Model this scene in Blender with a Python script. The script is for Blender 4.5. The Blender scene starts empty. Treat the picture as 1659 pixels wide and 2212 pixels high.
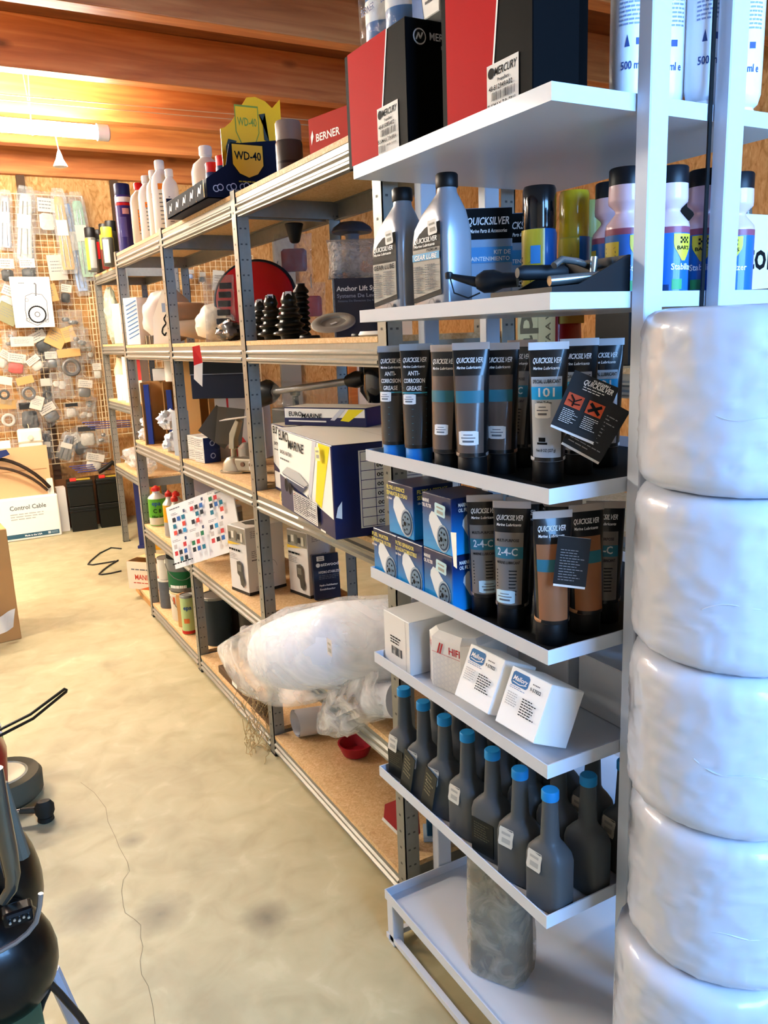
import bpy, bmesh, math, random
from mathutils import Vector, Matrix, noise
V = Vector
random.seed(7)
sc = bpy.context.scene
C = sc.collection
PI = math.pi
R = math.radians

# ------------------------------------------------------------------ camera
FPX, W_, H_ = 1744.46, 1659.0, 2212.0
YAW, PITCH, ROLL, EYE = R(28.8719), R(-12.378), R(-2.2294), 1.5
fw = V((math.sin(YAW) * math.cos(PITCH), math.cos(YAW) * math.cos(PITCH), math.sin(PITCH)))
_r = V((math.cos(YAW), -math.sin(YAW), 0))
_u = _r.cross(fw)
rt = _r * math.cos(ROLL) + _u * math.sin(ROLL)
up = _u * math.cos(ROLL) - _r * math.sin(ROLL)
O = V((0, 0, EYE))
cd = bpy.data.cameras.new('camera')
cam = bpy.data.objects.new('camera', cd)
C.objects.link(cam)
cd.sensor_fit = 'VERTICAL'
cd.sensor_height = 36.0
cd.sensor_width = 27.0
cd.lens = FPX * 36.0 / H_
cd.clip_start = 0.02
M = Matrix((rt, up, -fw)).transposed().to_4x4()
M.translation = O
cam.matrix_world = M
sc.camera = cam

# measured points of the photograph turned into places in the room
def ray(x, y):
    return rt * ((x - W_ / 2) / FPX) - up * ((y - H_ / 2) / FPX) + fw
def PZ(x, y, z):
    d = ray(x, y); return O + d * ((z - EYE) / d.z)
def PX(x, y, X):
    d = ray(x, y); return O + d * (X / d.x)
def PY(x, y, Y):
    d = ray(x, y); return O + d * (Y / d.y)

# ------------------------------------------------------------------ light
sc.view_settings.view_transform = 'Standard'
sc.view_settings.look = 'None'
sc.view_settings.gamma = 1.0
sc.view_settings.use_curve_mapping = False
sc.view_settings.exposure = 0.35
TUBE_LIGHT = 240.0
wd = bpy.data.worlds.new('sky')
sc.world = wd
wd.use_nodes = True
bg = wd.node_tree.nodes['Background']
bg.inputs[0].default_value = (0.22, 0.50, 1.0, 1)
bg.inputs[1].default_value = 33.0
# daylight enters through an assumed, unseen wide window behind the camera
ASSUMED_WINDOW = (0.2, 2.1, 1.35, 2.65)      # x from, x to, sill, head
pl = bpy.data.lights.new('assumed_window_daylight', 'AREA')
pl.shape = 'RECTANGLE'
pl.size, pl.size_y = ASSUMED_WINDOW[1] - ASSUMED_WINDOW[0], ASSUMED_WINDOW[3] - ASSUMED_WINDOW[2]
pl.cycles.is_portal = True
plo = bpy.data.objects.new('assumed_window_daylight', pl)
C.objects.link(plo)
plo.location = ((ASSUMED_WINDOW[0] + ASSUMED_WINDOW[1]) / 2, -1.45, (ASSUMED_WINDOW[2] + ASSUMED_WINDOW[3]) / 2)
plo.rotation_euler = (R(90), 0, 0)

# ------------------------------------------------------------------ materials
def lin(c):
    if isinstance(c, str):
        c = [int(c[i:i + 2], 16) / 255 for i in (0, 2, 4)]
    return tuple((x / 12.92 if x <= .04045 else ((x + .055) / 1.055) ** 2.4) for x in c) + (1,)
MATS = {}
def new_mat(name):
    m = bpy.data.materials.new(name); m.use_nodes = True
    nt = m.node_tree
    return m, nt, nt.nodes['Principled BSDF'], nt.nodes.new, nt.links.new
def mat(col, rough=.5, metal=0, coat=0, trans=0, bump=0, bscale=40, var=0, spec=.22, emit=0, sss=0):
    key = (col, rough, metal, coat, trans, bump, bscale, var, spec, emit)
    if key in MATS: return MATS[key]
    m, nt, b, N, L = new_mat('paint_' + col)
    b.inputs['Base Color'].default_value = lin(col)
    b.inputs['Roughness'].default_value = rough
    b.inputs['Metallic'].default_value = metal
    b.inputs['Coat Weight'].default_value = coat
    b.inputs['Coat Roughness'].default_value = .08
    b.inputs['Transmission Weight'].default_value = trans
    b.inputs['Specular IOR Level'].default_value = spec
    if emit:
        b.inputs['Emission Color'].default_value = lin(col)
        b.inputs['Emission Strength'].default_value = emit
    if bump or var:
        tc = N('ShaderNodeTexCoord'); n = N('ShaderNodeTexNoise')
        n.inputs['Scale'].default_value = bscale; n.inputs['Detail'].default_value = 5
        L(tc.outputs['Object'], n.inputs['Vector'])
        if bump:
            bp = N('ShaderNodeBump'); bp.inputs['Strength'].default_value = bump
            bp.inputs['Distance'].default_value = .01
            L(n.outputs['Fac'], bp.inputs['Height']); L(bp.outputs[0], b.inputs['Normal'])
        if var:
            mx = N('ShaderNodeMix'); mx.data_type = 'RGBA'
            c = lin(col)
            mx.inputs[6].default_value = tuple(x * (1 - var) for x in c[:3]) + (1,)
            mx.inputs[7].default_value = tuple(min(1, x * (1 + var)) for x in c[:3]) + (1,)
            L(n.outputs['Fac'], mx.inputs[0]); L(mx.outputs[2], b.inputs['Base Color'])
    MATS[key] = m
    return m
def film(name, col='ffffff', lo=.12, hi=.5, scale=14, rough=.12, bump=.6, stretch=(1, 1, 1)):
    """thin clear plastic: mostly see-through, milky and shiny where it creases"""
    if name in MATS: return MATS[name]
    m, nt, b, N, L = new_mat(name)
    b.inputs['Base Color'].default_value = lin(col); b.inputs['Roughness'].default_value = rough
    tr = N('ShaderNodeBsdfTransparent'); mx = N('ShaderNodeMixShader')
    tc = N('ShaderNodeTexCoord'); mp = N('ShaderNodeMapping'); mp.inputs['Scale'].default_value = stretch
    n = N('ShaderNodeTexNoise'); n.inputs['Scale'].default_value = scale; n.inputs['Detail'].default_value = 4
    n.inputs['Distortion'].default_value = 1.2
    mr = N('ShaderNodeMapRange'); mr.inputs[1].default_value = .35; mr.inputs[2].default_value = .7
    mr.inputs[3].default_value = lo; mr.inputs[4].default_value = hi
    bp = N('ShaderNodeBump'); bp.inputs['Strength'].default_value = bump; bp.inputs['Distance'].default_value = .02
    L(tc.outputs['Object'], mp.inputs[0]); L(mp.outputs[0], n.inputs['Vector'])
    L(n.outputs['Fac'], mr.inputs[0]); L(n.outputs['Fac'], bp.inputs['Height'])
    L(bp.outputs[0], b.inputs['Normal']); L(mr.outputs[0], mx.inputs[0])
    L(tr.outputs[0], mx.inputs[1]); L(b.outputs[0], mx.inputs[2])
    L(mx.outputs[0], nt.nodes['Material Output'].inputs[0])
    MATS[name] = m
    return m
def ramp(N, stops):
    r = N('ShaderNodeValToRGB'); e = r.color_ramp.elements
    while len(e) < len(stops): e.new(.5)
    for i, (p, c) in enumerate(stops):
        e[i].position = p; e[i].color = lin(c)
    return r
def wood_mat(name, c0, c1, c2, scale=(1, 14, 14), rough=.5):
    m, nt, b, N, L = new_mat(name)
    tc = N('ShaderNodeTexCoord'); mp = N('ShaderNodeMapping'); mp.inputs['Scale'].default_value = scale
    n = N('ShaderNodeTexNoise'); n.inputs['Scale'].default_value = 1.6; n.inputs['Detail'].default_value = 7
    n.inputs['Distortion'].default_value = .8
    r = ramp(N, [(.3, c0), (.5, c1), (.72, c2)])
    v = N('ShaderNodeTexVoronoi'); v.inputs['Scale'].default_value = 1.5
    mp2 = N('ShaderNodeMapping'); mp2.inputs['Scale'].default_value = (1.3, 3, 3)
    kn = N('ShaderNodeMapRange'); kn.inputs[1].default_value = .03; kn.inputs[2].default_value = .13
    kn.inputs[3].default_value = .35; kn.inputs[4].default_value = 1
    mul = N('ShaderNodeMix'); mul.data_type = 'RGBA'; mul.blend_type = 'MULTIPLY'; mul.inputs[0].default_value = 1
    L(tc.outputs['Object'], mp.inputs[0]); L(mp.outputs[0], n.inputs['Vector']); L(n.outputs['Fac'], r.inputs[0])
    L(tc.outputs['Object'], mp2.inputs[0]); L(mp2.outputs[0], v.inputs['Vector']); L(v.outputs['Distance'], kn.inputs[0])
    L(r.outputs[0], mul.inputs[6]); L(kn.outputs[0], mul.inputs[7]); L(mul.outputs[2], b.inputs['Base Color'])
    b.inputs['Roughness'].default_value = rough; b.inputs['Specular IOR Level'].default_value = .25
    return m
def chip_mat(name, cols, scale=(30, 30, 30), rough=.6, detail=3):
    m, nt, b, N, L = new_mat(name)
    tc = N('ShaderNodeTexCoord'); mp = N('ShaderNodeMapping'); mp.inputs['Scale'].default_value = scale
    v = N('ShaderNodeTexNoise'); v.inputs['Scale'].default_value = 1; v.inputs['Detail'].default_value = detail
    v.inputs['Distortion'].default_value = 2.2
    r = ramp(N, cols)
    L(tc.outputs['Object'], mp.inputs[0]); L(mp.outputs[0], v.inputs['Vector']); L(v.outputs['Fac'], r.inputs[0])
    L(r.outputs[0], b.inputs['Base Color']); b.inputs['Roughness'].default_value = rough; b.inputs['Specular IOR Level'].default_value = .2
    return m
def concrete_mat(stains):
    m, nt, b, N, L = new_mat('concrete')
    tc = N('ShaderNodeTexCoord')
    n1 = N('ShaderNodeTexNoise'); n1.inputs['Scale'].default_value = 1.4; n1.inputs['Detail'].default_value = 8
    n2 = N('ShaderNodeTexNoise'); n2.inputs['Scale'].default_value = 9; n2.inputs['Detail'].default_value = 8
    n2.inputs['Distortion'].default_value = .6
    r1 = ramp(N, [(.3, 'aea686'), (.5, 'bbb390'), (.7, 'c6be9c')])
    r2 = ramp(N, [(.3, 'dcd7cb'), (.5, 'eae6dd'), (.61, 'efece5'), (.68, 'f9f7f2')])
    mul = N('ShaderNodeMix'); mul.data_type = 'RGBA'; mul.blend_type = 'MULTIPLY'; mul.inputs[0].default_value = 1
    L(tc.outputs['Object'], n1.inputs['Vector']); L(tc.outputs['Object'], n2.inputs['Vector'])
    L(n1.outputs['Fac'], r1.inputs[0]); L(n2.outputs['Fac'], r2.inputs[0])
    L(r1.outputs[0], mul.inputs[6]); L(r2.outputs[0], mul.inputs[7])
    last = mul.outputs[2]
    n3 = N('ShaderNodeTexNoise'); n3.inputs['Scale'].default_value = 12; n3.inputs['Detail'].default_value = 4
    L(tc.outputs['Object'], n3.inputs['Vector'])
    for (p, rad, k) in stains:      # oil marks soaked into the slab
        ds = N('ShaderNodeVectorMath'); ds.operation = 'DISTANCE'; ds.inputs[1].default_value = (p.x, p.y, 0)
        L(tc.outputs['Object'], ds.inputs[0])
        ad = N('ShaderNodeMath'); ad.operation = 'MULTIPLY_ADD'; ad.inputs[1].default_value = rad * .9
        L(n3.outputs['Fac'], ad.inputs[0]); L(ds.outputs['Value'], ad.inputs[2])
        mr = N('ShaderNodeMapRange'); mr.inputs[1].default_value = rad * .45; mr.inputs[2].default_value = rad * 1.5
        mr.inputs[3].default_value = k; mr.inputs[4].default_value = 0
        L(ad.outputs[0], mr.inputs[0])
        mx = N('ShaderNodeMix'); mx.data_type = 'RGBA'; mx.inputs[7].default_value = lin('5b5242')
        L(mr.outputs[0], mx.inputs[0]); L(last, mx.inputs[6]); last = mx.outputs[2]
    L(last, b.inputs['Base Color'])
    b.inputs['Roughness'].default_value = .55
    bp = N('ShaderNodeBump'); bp.inputs['Strength'].default_value = .15; bp.inputs['Distance'].default_value = .01
    L(n2.outputs['Fac'], bp.inputs['Height']); L(bp.outputs[0], b.inputs['Normal'])
    return m
def gradient_mat(name, cols, z0, z1):
    """print that runs from one ink to another up the height of a carton"""
    m, nt, b, N, L = new_mat(name)
    tc = N('ShaderNodeTexCoord'); sp = N('ShaderNodeSeparateXYZ'); mr = N('ShaderNodeMapRange')
    mr.inputs[1].default_value = z0; mr.inputs[2].default_value = z1
    r = ramp(N, cols)
    L(tc.outputs['Object'], sp.inputs[0]); L(sp.outputs['Z'], mr.inputs[0]); L(mr.outputs[0], r.inputs[0])
    L(r.outputs[0], b.inputs['Base Color']); b.inputs['Roughness'].default_value = .35
    return m

WHITE = mat('f2f2f0', .45); PAPER = mat('ebe9e4', .7); BLACK = mat('0b0b0c', .45); INK = mat('121315', .7, spec=.12)
GREYINK = mat('6d6f72', .7, spec=.12); RED = mat('c41a1c', .35); RACKWHITE = mat('c6ccd6', .38, coat=.1)
CARD = mat('b98d58', .8, var=.06, bscale=15); CARDL = mat('c9a878', .8)
GALV = mat('88877f', .42, metal=.45, var=.12, bscale=60, bump=.05)
GALVD = mat('4a4a47', .6)
NAVY = mat('161d4d', .4, coat=.1)
BOARD = chip_mat('chipboard', [(.3, 'c09a6c'), (.5, 'd0ac7c'), (.7, 'dfc196')], (60, 60, 60))
BARE = chip_mat('osb', [(.28, '94662f'), (.45, 'b3824a'), (.6, 'bf9058'), (.75, 'cfa671')], (22, 22, 9), .55)
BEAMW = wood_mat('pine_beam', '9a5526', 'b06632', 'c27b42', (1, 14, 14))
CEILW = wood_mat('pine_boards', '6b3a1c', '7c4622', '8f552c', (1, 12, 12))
FILM = film('clear_film', 'b4b4ae', lo=.03, hi=.24, scale=22); FILMB = film('bag_film', 'b9b8b2', lo=.06, hi=.4, scale=16)
FILMM = film('milky_film', lo=.12, hi=.65, scale=7, rough=.12, bump=.4, stretch=(1, .5, 1))

# ------------------------------------------------------------------ mesh helpers
class MB:
    def __init__(s): s.v = []; s.f = []
    def add(s, vs, fs):
        k = len(s.v); s.v += [tuple(p) for p in vs]; s.f += [tuple(i + k for i in q) for q in fs]; return s
    def box(s, x0, y0, z0, x1, y1, z1):
        return s.add([(x0, y0, z0), (x1, y0, z0), (x1, y1, z0), (x0, y1, z0), (x0, y0, z1), (x1, y0, z1), (x1, y1, z1), (x0, y1, z1)],
                     [(3, 2, 1, 0), (4, 5, 6, 7), (0, 1, 5, 4), (1, 2, 6, 5), (2, 3, 7, 6), (3, 0, 4, 7)])
    def cbox(s, sx, sy, sz, z=0, cx=0, cy=0):
        return s.box(cx - sx / 2, cy - sy / 2, z, cx + sx / 2, cy + sy / 2, z + sz)
    def quad(s, *p): return s.add(p, [tuple(range(len(p)))])
    def loft(s, rings, cap0=True, cap1=True, closed=True):
        n = len(rings[0]); vs = [p for r in rings for p in r]; fs = []
        for i in range(len(rings) - 1):
            for j in range(n if closed else n - 1):
                a, b = i * n + j, i * n + (j + 1) % n
                fs.append((a, b, b + n, a + n))
        if cap0: fs.append(tuple(range(n - 1, -1, -1)))
        if cap1: fs.append(tuple((len(rings) - 1) * n + j for j in range(n)))
        return s.add(vs, fs)
    def lathe(s, prof, n=20, cx=0, cy=0, sy=1):
        return s.loft([[(cx + r * math.cos(2 * PI * j / n), cy + sy * r * math.sin(2 * PI * j / n), z) for j in range(n)] for r, z in prof])
    def rings(s, spec, n=24):
        """stacked super-ellipse sections: (z, half width, half depth, exponent, cx, cy)"""
        out = []
        for q in spec:
            z, hw, hd, ex = q[:4]; cx, cy = (q[4], q[5]) if len(q) > 5 else (0, 0)
            rr = []
            for j in range(n):
                c, t = math.cos(2 * PI * j / n), math.sin(2 * PI * j / n)
                rr.append((cx + hw * math.copysign(abs(c) ** (2 / ex), c), cy + hd * math.copysign(abs(t) ** (2 / ex), t), z))
            out.append(rr)
        return s.loft(out)
    def tube(s, pts, r, n=8, closed=False):
        pts = [V(p) for p in pts]; rings = []
        prev = None
        for i, p in enumerate(pts):
            a = pts[i - 1] if i or closed else p
            b = pts[(i + 1) % len(pts)] if i < len(pts) - 1 or closed else p
            t = (b - a).normalized()
            if prev is None:
                x = t.orthogonal().normalized()
            else:
                x = (prev - t * prev.dot(t)).normalized()
            prev = x; y = t.cross(x)
            rr = r[i] if isinstance(r, (list, tuple)) else r
            rings.append([p + (x * math.cos(2 * PI * j / n) + y * math.sin(2 * PI * j / n)) * rr for j in range(n)])
        if closed: rings.append(rings[0])
        return s.loft(rings, not closed, not closed)
    def prism(s, poly, y0, y1):
        """outline in the XZ plane given thickness along Y"""
        n = len(poly)
        vs = [(x, y0, z) for x, z in poly] + [(x, y1, z) for x, z in poly]
        fs = [tuple(range(n)), tuple(range(2 * n - 1, n - 1, -1))] + [(i, i + n, (i + 1) % n + n, (i + 1) % n) for i in range(n)]
        return s.add(vs, fs)
    def grid(s, fn, nu, nv):
        vs = [fn(i / nu, j / nv) for j in range(nv + 1) for i in range(nu + 1)]
        fs = [(j * (nu + 1) + i, j * (nu + 1) + i + 1, (j + 1) * (nu + 1) + i + 1, (j + 1) * (nu + 1) + i) for j in range(nv) for i in range(nu)]
        return s.add(vs, fs)
    def build(s, name, m, parent=None, bevel=0, smooth=False, seg=2, recalc=True, kind=None):
        me = bpy.data.meshes.new(name)
        me.from_pydata(s.v, [], s.f)
        if recalc or bevel:
            bm = bmesh.new(); bm.from_mesh(me)
            if recalc: bmesh.ops.recalc_face_normals(bm, faces=bm.faces)
            if bevel:
                bmesh.ops.bevel(bm, geom=list(bm.edges), offset=bevel, segments=seg, affect='EDGES', profile=.5)
            bm.to_mesh(me); bm.free()
        if smooth:
            me.polygons.foreach_set('use_smooth', [True] * len(me.polygons))
            if hasattr(me, 'set_sharp_from_angle'): me.set_sharp_from_angle(angle=R(42))
        me.materials.append(m)
        o = bpy.data.objects.new(name, me); C.objects.link(o)
        if parent: o.parent = parent
        if kind: o['kind'] = kind
        return o
def tag(o, label, cat, group=None, kind=None):
    o['label'] = label; o['category'] = cat
    if group: o['group'] = group
    if kind: o['kind'] = kind
    return o
def thing(name, label, cat, loc=(0, 0, 0), rz=0, group=None, rot=None):
    o = bpy.data.objects.new(name, None); C.objects.link(o)
    o.location = loc; o.rotation_euler = rot if rot else (0, 0, rz); o.empty_display_size = .05
    return tag(o, label, cat, group)
def struct(o):
    o['kind'] = 'structure'; return o
def copy_tree(o, parent=None):
    c = o.copy(); C.objects.link(c); c.parent = parent
    for ch in list(o.children): copy_tree(ch, c)
    return c
# lettering: the built-in font turned into flat mesh, laid on a surface
TXT = {}
def text_geo(s):
    if s not in TXT:
        cu = bpy.data.curves.new('lettering', 'FONT'); cu.body = s; cu.resolution_u = 2; cu.offset = .018
        ob = bpy.data.objects.new('lettering', cu)
        me = bpy.data.meshes.new_from_object(ob)
        vs = [v.co.copy() for v in me.vertices]; fs = [tuple(p.vertices) for p in me.polygons]
        w = max([v.x for v in vs] + [.01])
        bpy.data.objects.remove(ob); bpy.data.curves.remove(cu); bpy.data.meshes.remove(me)
        TXT[s] = (vs, fs, w)
    return TXT[s]
def lettering(s, fmap, size, m, parent, align='L', width=None, slant=0, name='lettering'):
    vs, fs, w = text_geo(s)
    sx = size if width is None else width / w
    off = {'L': 0, 'C': -w * sx / 2, 'R': -w * sx}[align]
    mb = MB(); mb.add([fmap(v.x * sx + off + v.y * size * slant, v.y * size) for v in vs], fs)
    return mb.build(name, m, parent, recalc=False)
class Face:
    """a printable face of a carton: origin at its lower left, u right, v up"""
    def __init__(s, parent, o, u, v, w, h):
        s.p = parent; s.o = V(o); s.u = V(u); s.v = V(v); s.w = w; s.h = h; s.n = s.u.cross(s.v); s.k = 0
    def at(s, x, y, e=0): return s.o + s.u * x + s.v * y + s.n * e
    def e(s): s.k += 1; return .0005 * s.k
    def poly(s, pts, m, name='printed_panel'):
        e = s.e(); return MB().quad(*[s.at(x, y, e) for x, y in pts]).build(name, m, s.p, recalc=False)
    def rect(s, x0, y0, x1, y1, m, name='printed_panel'): return s.poly([(x0, y0), (x1, y0), (x1, y1), (x0, y1)], m, name)
    def disc(s, x, y, r, m, name='printed_panel', ry=None, n=20):
        return s.poly([(x + r * math.cos(2 * PI * i / n), y + (ry or r) * math.sin(2 * PI * i / n)) for i in range(n)], m, name)
    def text(s, t, x, y, size, m, align='L', width=None, slant=0):
        e = s.e(); return lettering(t, lambda a, b: s.at(x + a, y + b, e), size, m, s.p, align, width, slant)
    def lines(s, x0, y0, x1, y1, n, m, fill=.45, ragged=.4, name='printed_text', words=True):
        e = s.e(); mb = MB(); dy = (y1 - y0) / n
        for i in range(n):
            y = y1 - dy * (i + .5); x = x0; end = x1 - random.random() * ragged * (x1 - x0)
            while x < end:
                ww = (x1 - x0) * random.uniform(.08, .2) if words else end - x
                b = min(x + ww, end); h = dy * fill / 2
                mb.quad(s.at(x, y - h, e), s.at(b, y - h, e), s.at(b, y + h, e), s.at(x, y + h, e)); x = b + (x1 - x0) * .03
        return mb.build(name, m, s.p, recalc=False)
    def bars(s, x0, y0, x1, y1, m):
        e = s.e(); mb = MB(); x = x0
        while x < x1:
            w = (x1 - x0) * random.choice((.015, .02, .035)); mb.quad(s.at(x, y0, e), s.at(x + w, y0, e), s.at(x + w, y1, e), s.at(x, y1, e))
            x += w + (x1 - x0) * random.choice((.015, .025, .04))
        return mb.build('barcode', m, s.p, recalc=False)
    def rules(s, x0, y0, x1, y1, cols, rows, m, t=.0012):
        e = s.e(); mb = MB()
        for i in range(rows + 1):
            y = y0 + (y1 - y0) * i / rows; mb.quad(s.at(x0, y - t / 2, e), s.at(x1, y - t / 2, e), s.at(x1, y + t / 2, e), s.at(x0, y + t / 2, e))
        for c in cols:
            x = x0 + (x1 - x0) * c; mb.quad(s.at(x - t / 2, y0, e), s.at(x + t / 2, y0, e), s.at(x + t / 2, y1, e), s.at(x - t / 2, y1, e))
        return mb.build('printed_table', m, s.p, recalc=False)
    def stroke(s, pts, t, m, name='printed_line'):
        e = s.e(); mb = MB()
        for (a, b) in zip(pts, pts[1:]):
            d = V((b[0] - a[0], b[1] - a[1])); q = V((-d.y, d.x)).normalized() * t / 2
            mb.quad(s.at(a[0] - q.x, a[1] - q.y, e), s.at(b[0] - q.x, b[1] - q.y, e), s.at(b[0] + q.x, b[1] + q.y, e), s.at(a[0] + q.x, a[1] + q.y, e))
        return mb.build(name, m, s.p, recalc=False)
    def sticker(s, x, y, w, h, rot=0, m=None):
        c, t = math.cos(rot), math.sin(rot)
        def q(a, b): return (x + a * c - b * t, y + a * t + b * c)
        pts = [(-w / 2, -h * .35), (-w * .44, -h / 2), (w * .44, -h / 2), (w / 2, -h * .35), (w * .47, 0), (w / 2, h * .35), (w * .44, h / 2), (-w * .44, h / 2), (-w / 2, h * .35), (-w * .47, 0)]
        o = s.poly([q(*p) for p in pts], m or PAPER, 'price_sticker')
        e = s.e(); mb = MB()
        for k, (yy, a, b, hh) in enumerate(((.2, -.3, .3, .07), (-.18, -.25, .32, .13))):
            mb.quad(*[s.at(*q(xx * w, (yy + d * hh) * h), e) for xx, d in ((a, -1), (b, -1), (b, 1), (a, 1))])
        mb.build('printed_text', mat('a3a198', .7, spec=.12), s.p, recalc=False)
        return o
def faces(t, sx, sy, sz, z=0):
    return dict(F=Face(t, (-sx / 2, -sy / 2, z), (1, 0, 0), (0, 0, 1), sx, sz),
                L=Face(t, (-sx / 2, sy / 2, z), (0, -1, 0), (0, 0, 1), sy, sz),
                R=Face(t, (sx / 2, -sy / 2, z), (0, 1, 0), (0, 0, 1), sy, sz),
                T=Face(t, (-sx / 2, -sy / 2, z + sz), (1, 0, 0), (0, 1, 0), sx, sy),
                B=Face(t, (sx / 2, sy / 2, z), (-1, 0, 0), (0, 0, 1), sx, sz))
def carton(name, label, cat, loc, rz, sx, sy, sz, m, group=None, bevel=.0015, rot=None):
    t = thing(name, label, cat, loc, rz, group, rot)
    MB().cbox(sx, sy, sz).build('carton', m, t, bevel=bevel, seg=1)
    return t, faces(t, sx, sy, sz)
AISLE = R(-90)      # turn that makes a thing's front look out into the aisle

# ================================================================== the setting
FILL_PLASTER = mat('cbc9c3', .8)  # whitish finish given to the two unseen walls to raise neutral fill
X0, X1, Y0, Y1 = -2.6, 4.4, -1.4, 7.3
BZ, CZ = 2.85, 3.10          # underside of the joists, ceiling boards
stains = [(PZ(575, 1982, 0), .075, .85), (PZ(185, 1965, 0), .11, .75), (PZ(345, 1975, 0), .095, .75), (PZ(287, 1816, 0), .05, .65),
          (PZ(235, 1437, 0), .12, .28), (PZ(285, 1240, 0), .3, .35), (PZ(180, 1330, 0), .25, .2), (PZ(330, 2110, 0), .1, .2), (PZ(450, 2200, 0), .12, .2)]
fl = struct(MB().box(X0, Y0 - 1.5, -.1, X1, Y1, 0).build('floor', concrete_mat(stains)))
cr = [(175, 1690), (205, 1712), (228, 1745), (235, 1775), (250, 1810), (258, 1830), (277, 1862), (280, 1882), (268, 1900), (263, 1925), (268, 1955), (272, 1972), (290, 1985), (303, 1998), (305, 2025), (310, 2045), (302, 2075), (304, 2105), (320, 2130), (330, 2170), (333, 2212)]
mb = MB()
pts = [PZ(x + random.uniform(-2, 2), y, .0006) for x, y in cr]
for a, b in zip(pts, pts[1:]):
    w = .0006; mb.quad(a - V((w, 0, 0)), a + V((w, 0, 0)), b + V((w, 0, 0)), b - V((w, 0, 0)))
mb.build('crack', mat('6e6651', .9), fl, recalc=False)
struct(MB().box(X0, Y1, 0, X1, Y1 + .1, CZ).build('wall_back', BARE))
struct(MB().box(X1, Y0, 0, X1 + .1, Y1, CZ).build('wall_right', BARE))
struct(MB().box(X0 - .1, Y0, 0, X0, Y1, CZ).build('wall_left', FILL_PLASTER))
mb = MB()
mb.box(X0, Y0 - .1, 0, ASSUMED_WINDOW[0], Y0, CZ).box(ASSUMED_WINDOW[1], Y0 - .1, 0, X1, Y0, CZ).box(ASSUMED_WINDOW[0], Y0 - .1, ASSUMED_WINDOW[3], ASSUMED_WINDOW[1], Y0, CZ).box(ASSUMED_WINDOW[0], Y0 - .1, 0, ASSUMED_WINDOW[1], Y0, ASSUMED_WINDOW[2])
struct(mb.build('wall_front', FILL_PLASTER))
mb = MB(); a_, b_, c_, d_ = ASSUMED_WINDOW
mb.box(a_, Y0 - .07, c_, b_, Y0 - .02, c_ + .05).box(a_, Y0 - .07, d_ - .05, b_, Y0 - .02, d_)
for k in range(4): x = a_ + (b_ - a_ - .05) * k / 3; mb.box(x, Y0 - .07, c_ + .05, x + .05, Y0 - .02, d_ - .05)
struct(mb.build('assumed_window_1', mat('e4e2dc', .5)))  # frame of the assumed window that lets the daylight in
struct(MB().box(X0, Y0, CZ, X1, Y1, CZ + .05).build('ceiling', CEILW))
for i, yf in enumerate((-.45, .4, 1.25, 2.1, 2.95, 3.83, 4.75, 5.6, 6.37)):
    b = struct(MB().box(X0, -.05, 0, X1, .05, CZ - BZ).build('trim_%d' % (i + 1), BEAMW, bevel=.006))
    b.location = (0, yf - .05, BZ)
b = struct(MB().box(X0, -.05, 0, X1, .02, CZ - BZ + .02).build('trim_20', BEAMW)); b.location = (0, 7.27, BZ - .02)
DARKW = mat('4a3524', .7)
for i, px in enumerate((45, 245)):
    p = PY(px, 400, 7.28); b = struct(MB().box(-.03, -.02, 0, .03, .02, 2.83).build('trim_%d' % (30 + i), DARKW)); b.location = (p.x, 7.28, 0)
for i, px in enumerate((628, 1005)):
    p = PY(px, 800, 7.27); b = struct(MB().box(-.1, -.02, 0, .1, .02, 2.83).build('trim_%d' % (40 + i), mat('7d7a72', .6))); b.location = (p.x, 7.27, 0)
# a pale door in the far right corner of the back wall
xd = PY(768, 800, 7.26).x
d = struct(MB().box(0, -.03, 0, 1.0, .01, 2.1).build('door_1', mat('d9d0bd', .5))); d.location = (xd, 7.27, 0)
for (a, b_, c, e_) in ((.1, .2, .9, .95), (.1, 1.05, .9, 1.95)):
    MB().box(a, -.04, b_, c, -.03, e_).build('door_panel', mat('d0c6b0', .5), d)
MB().tube([(.07, -.03, 1.02), (.07, -.09, 1.02), (.19, -.09, 1.02)], .009).build('door_handle', GALV, d)
MB().box(-.09, -.04, 0, 0, .01, 2.19).box(1, -.04, 0, 1.09, .01, 2.19).box(-.09, -.04, 2.1, 1.09, .01, 2.19).build('door_frame', BEAMW, d)

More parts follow.
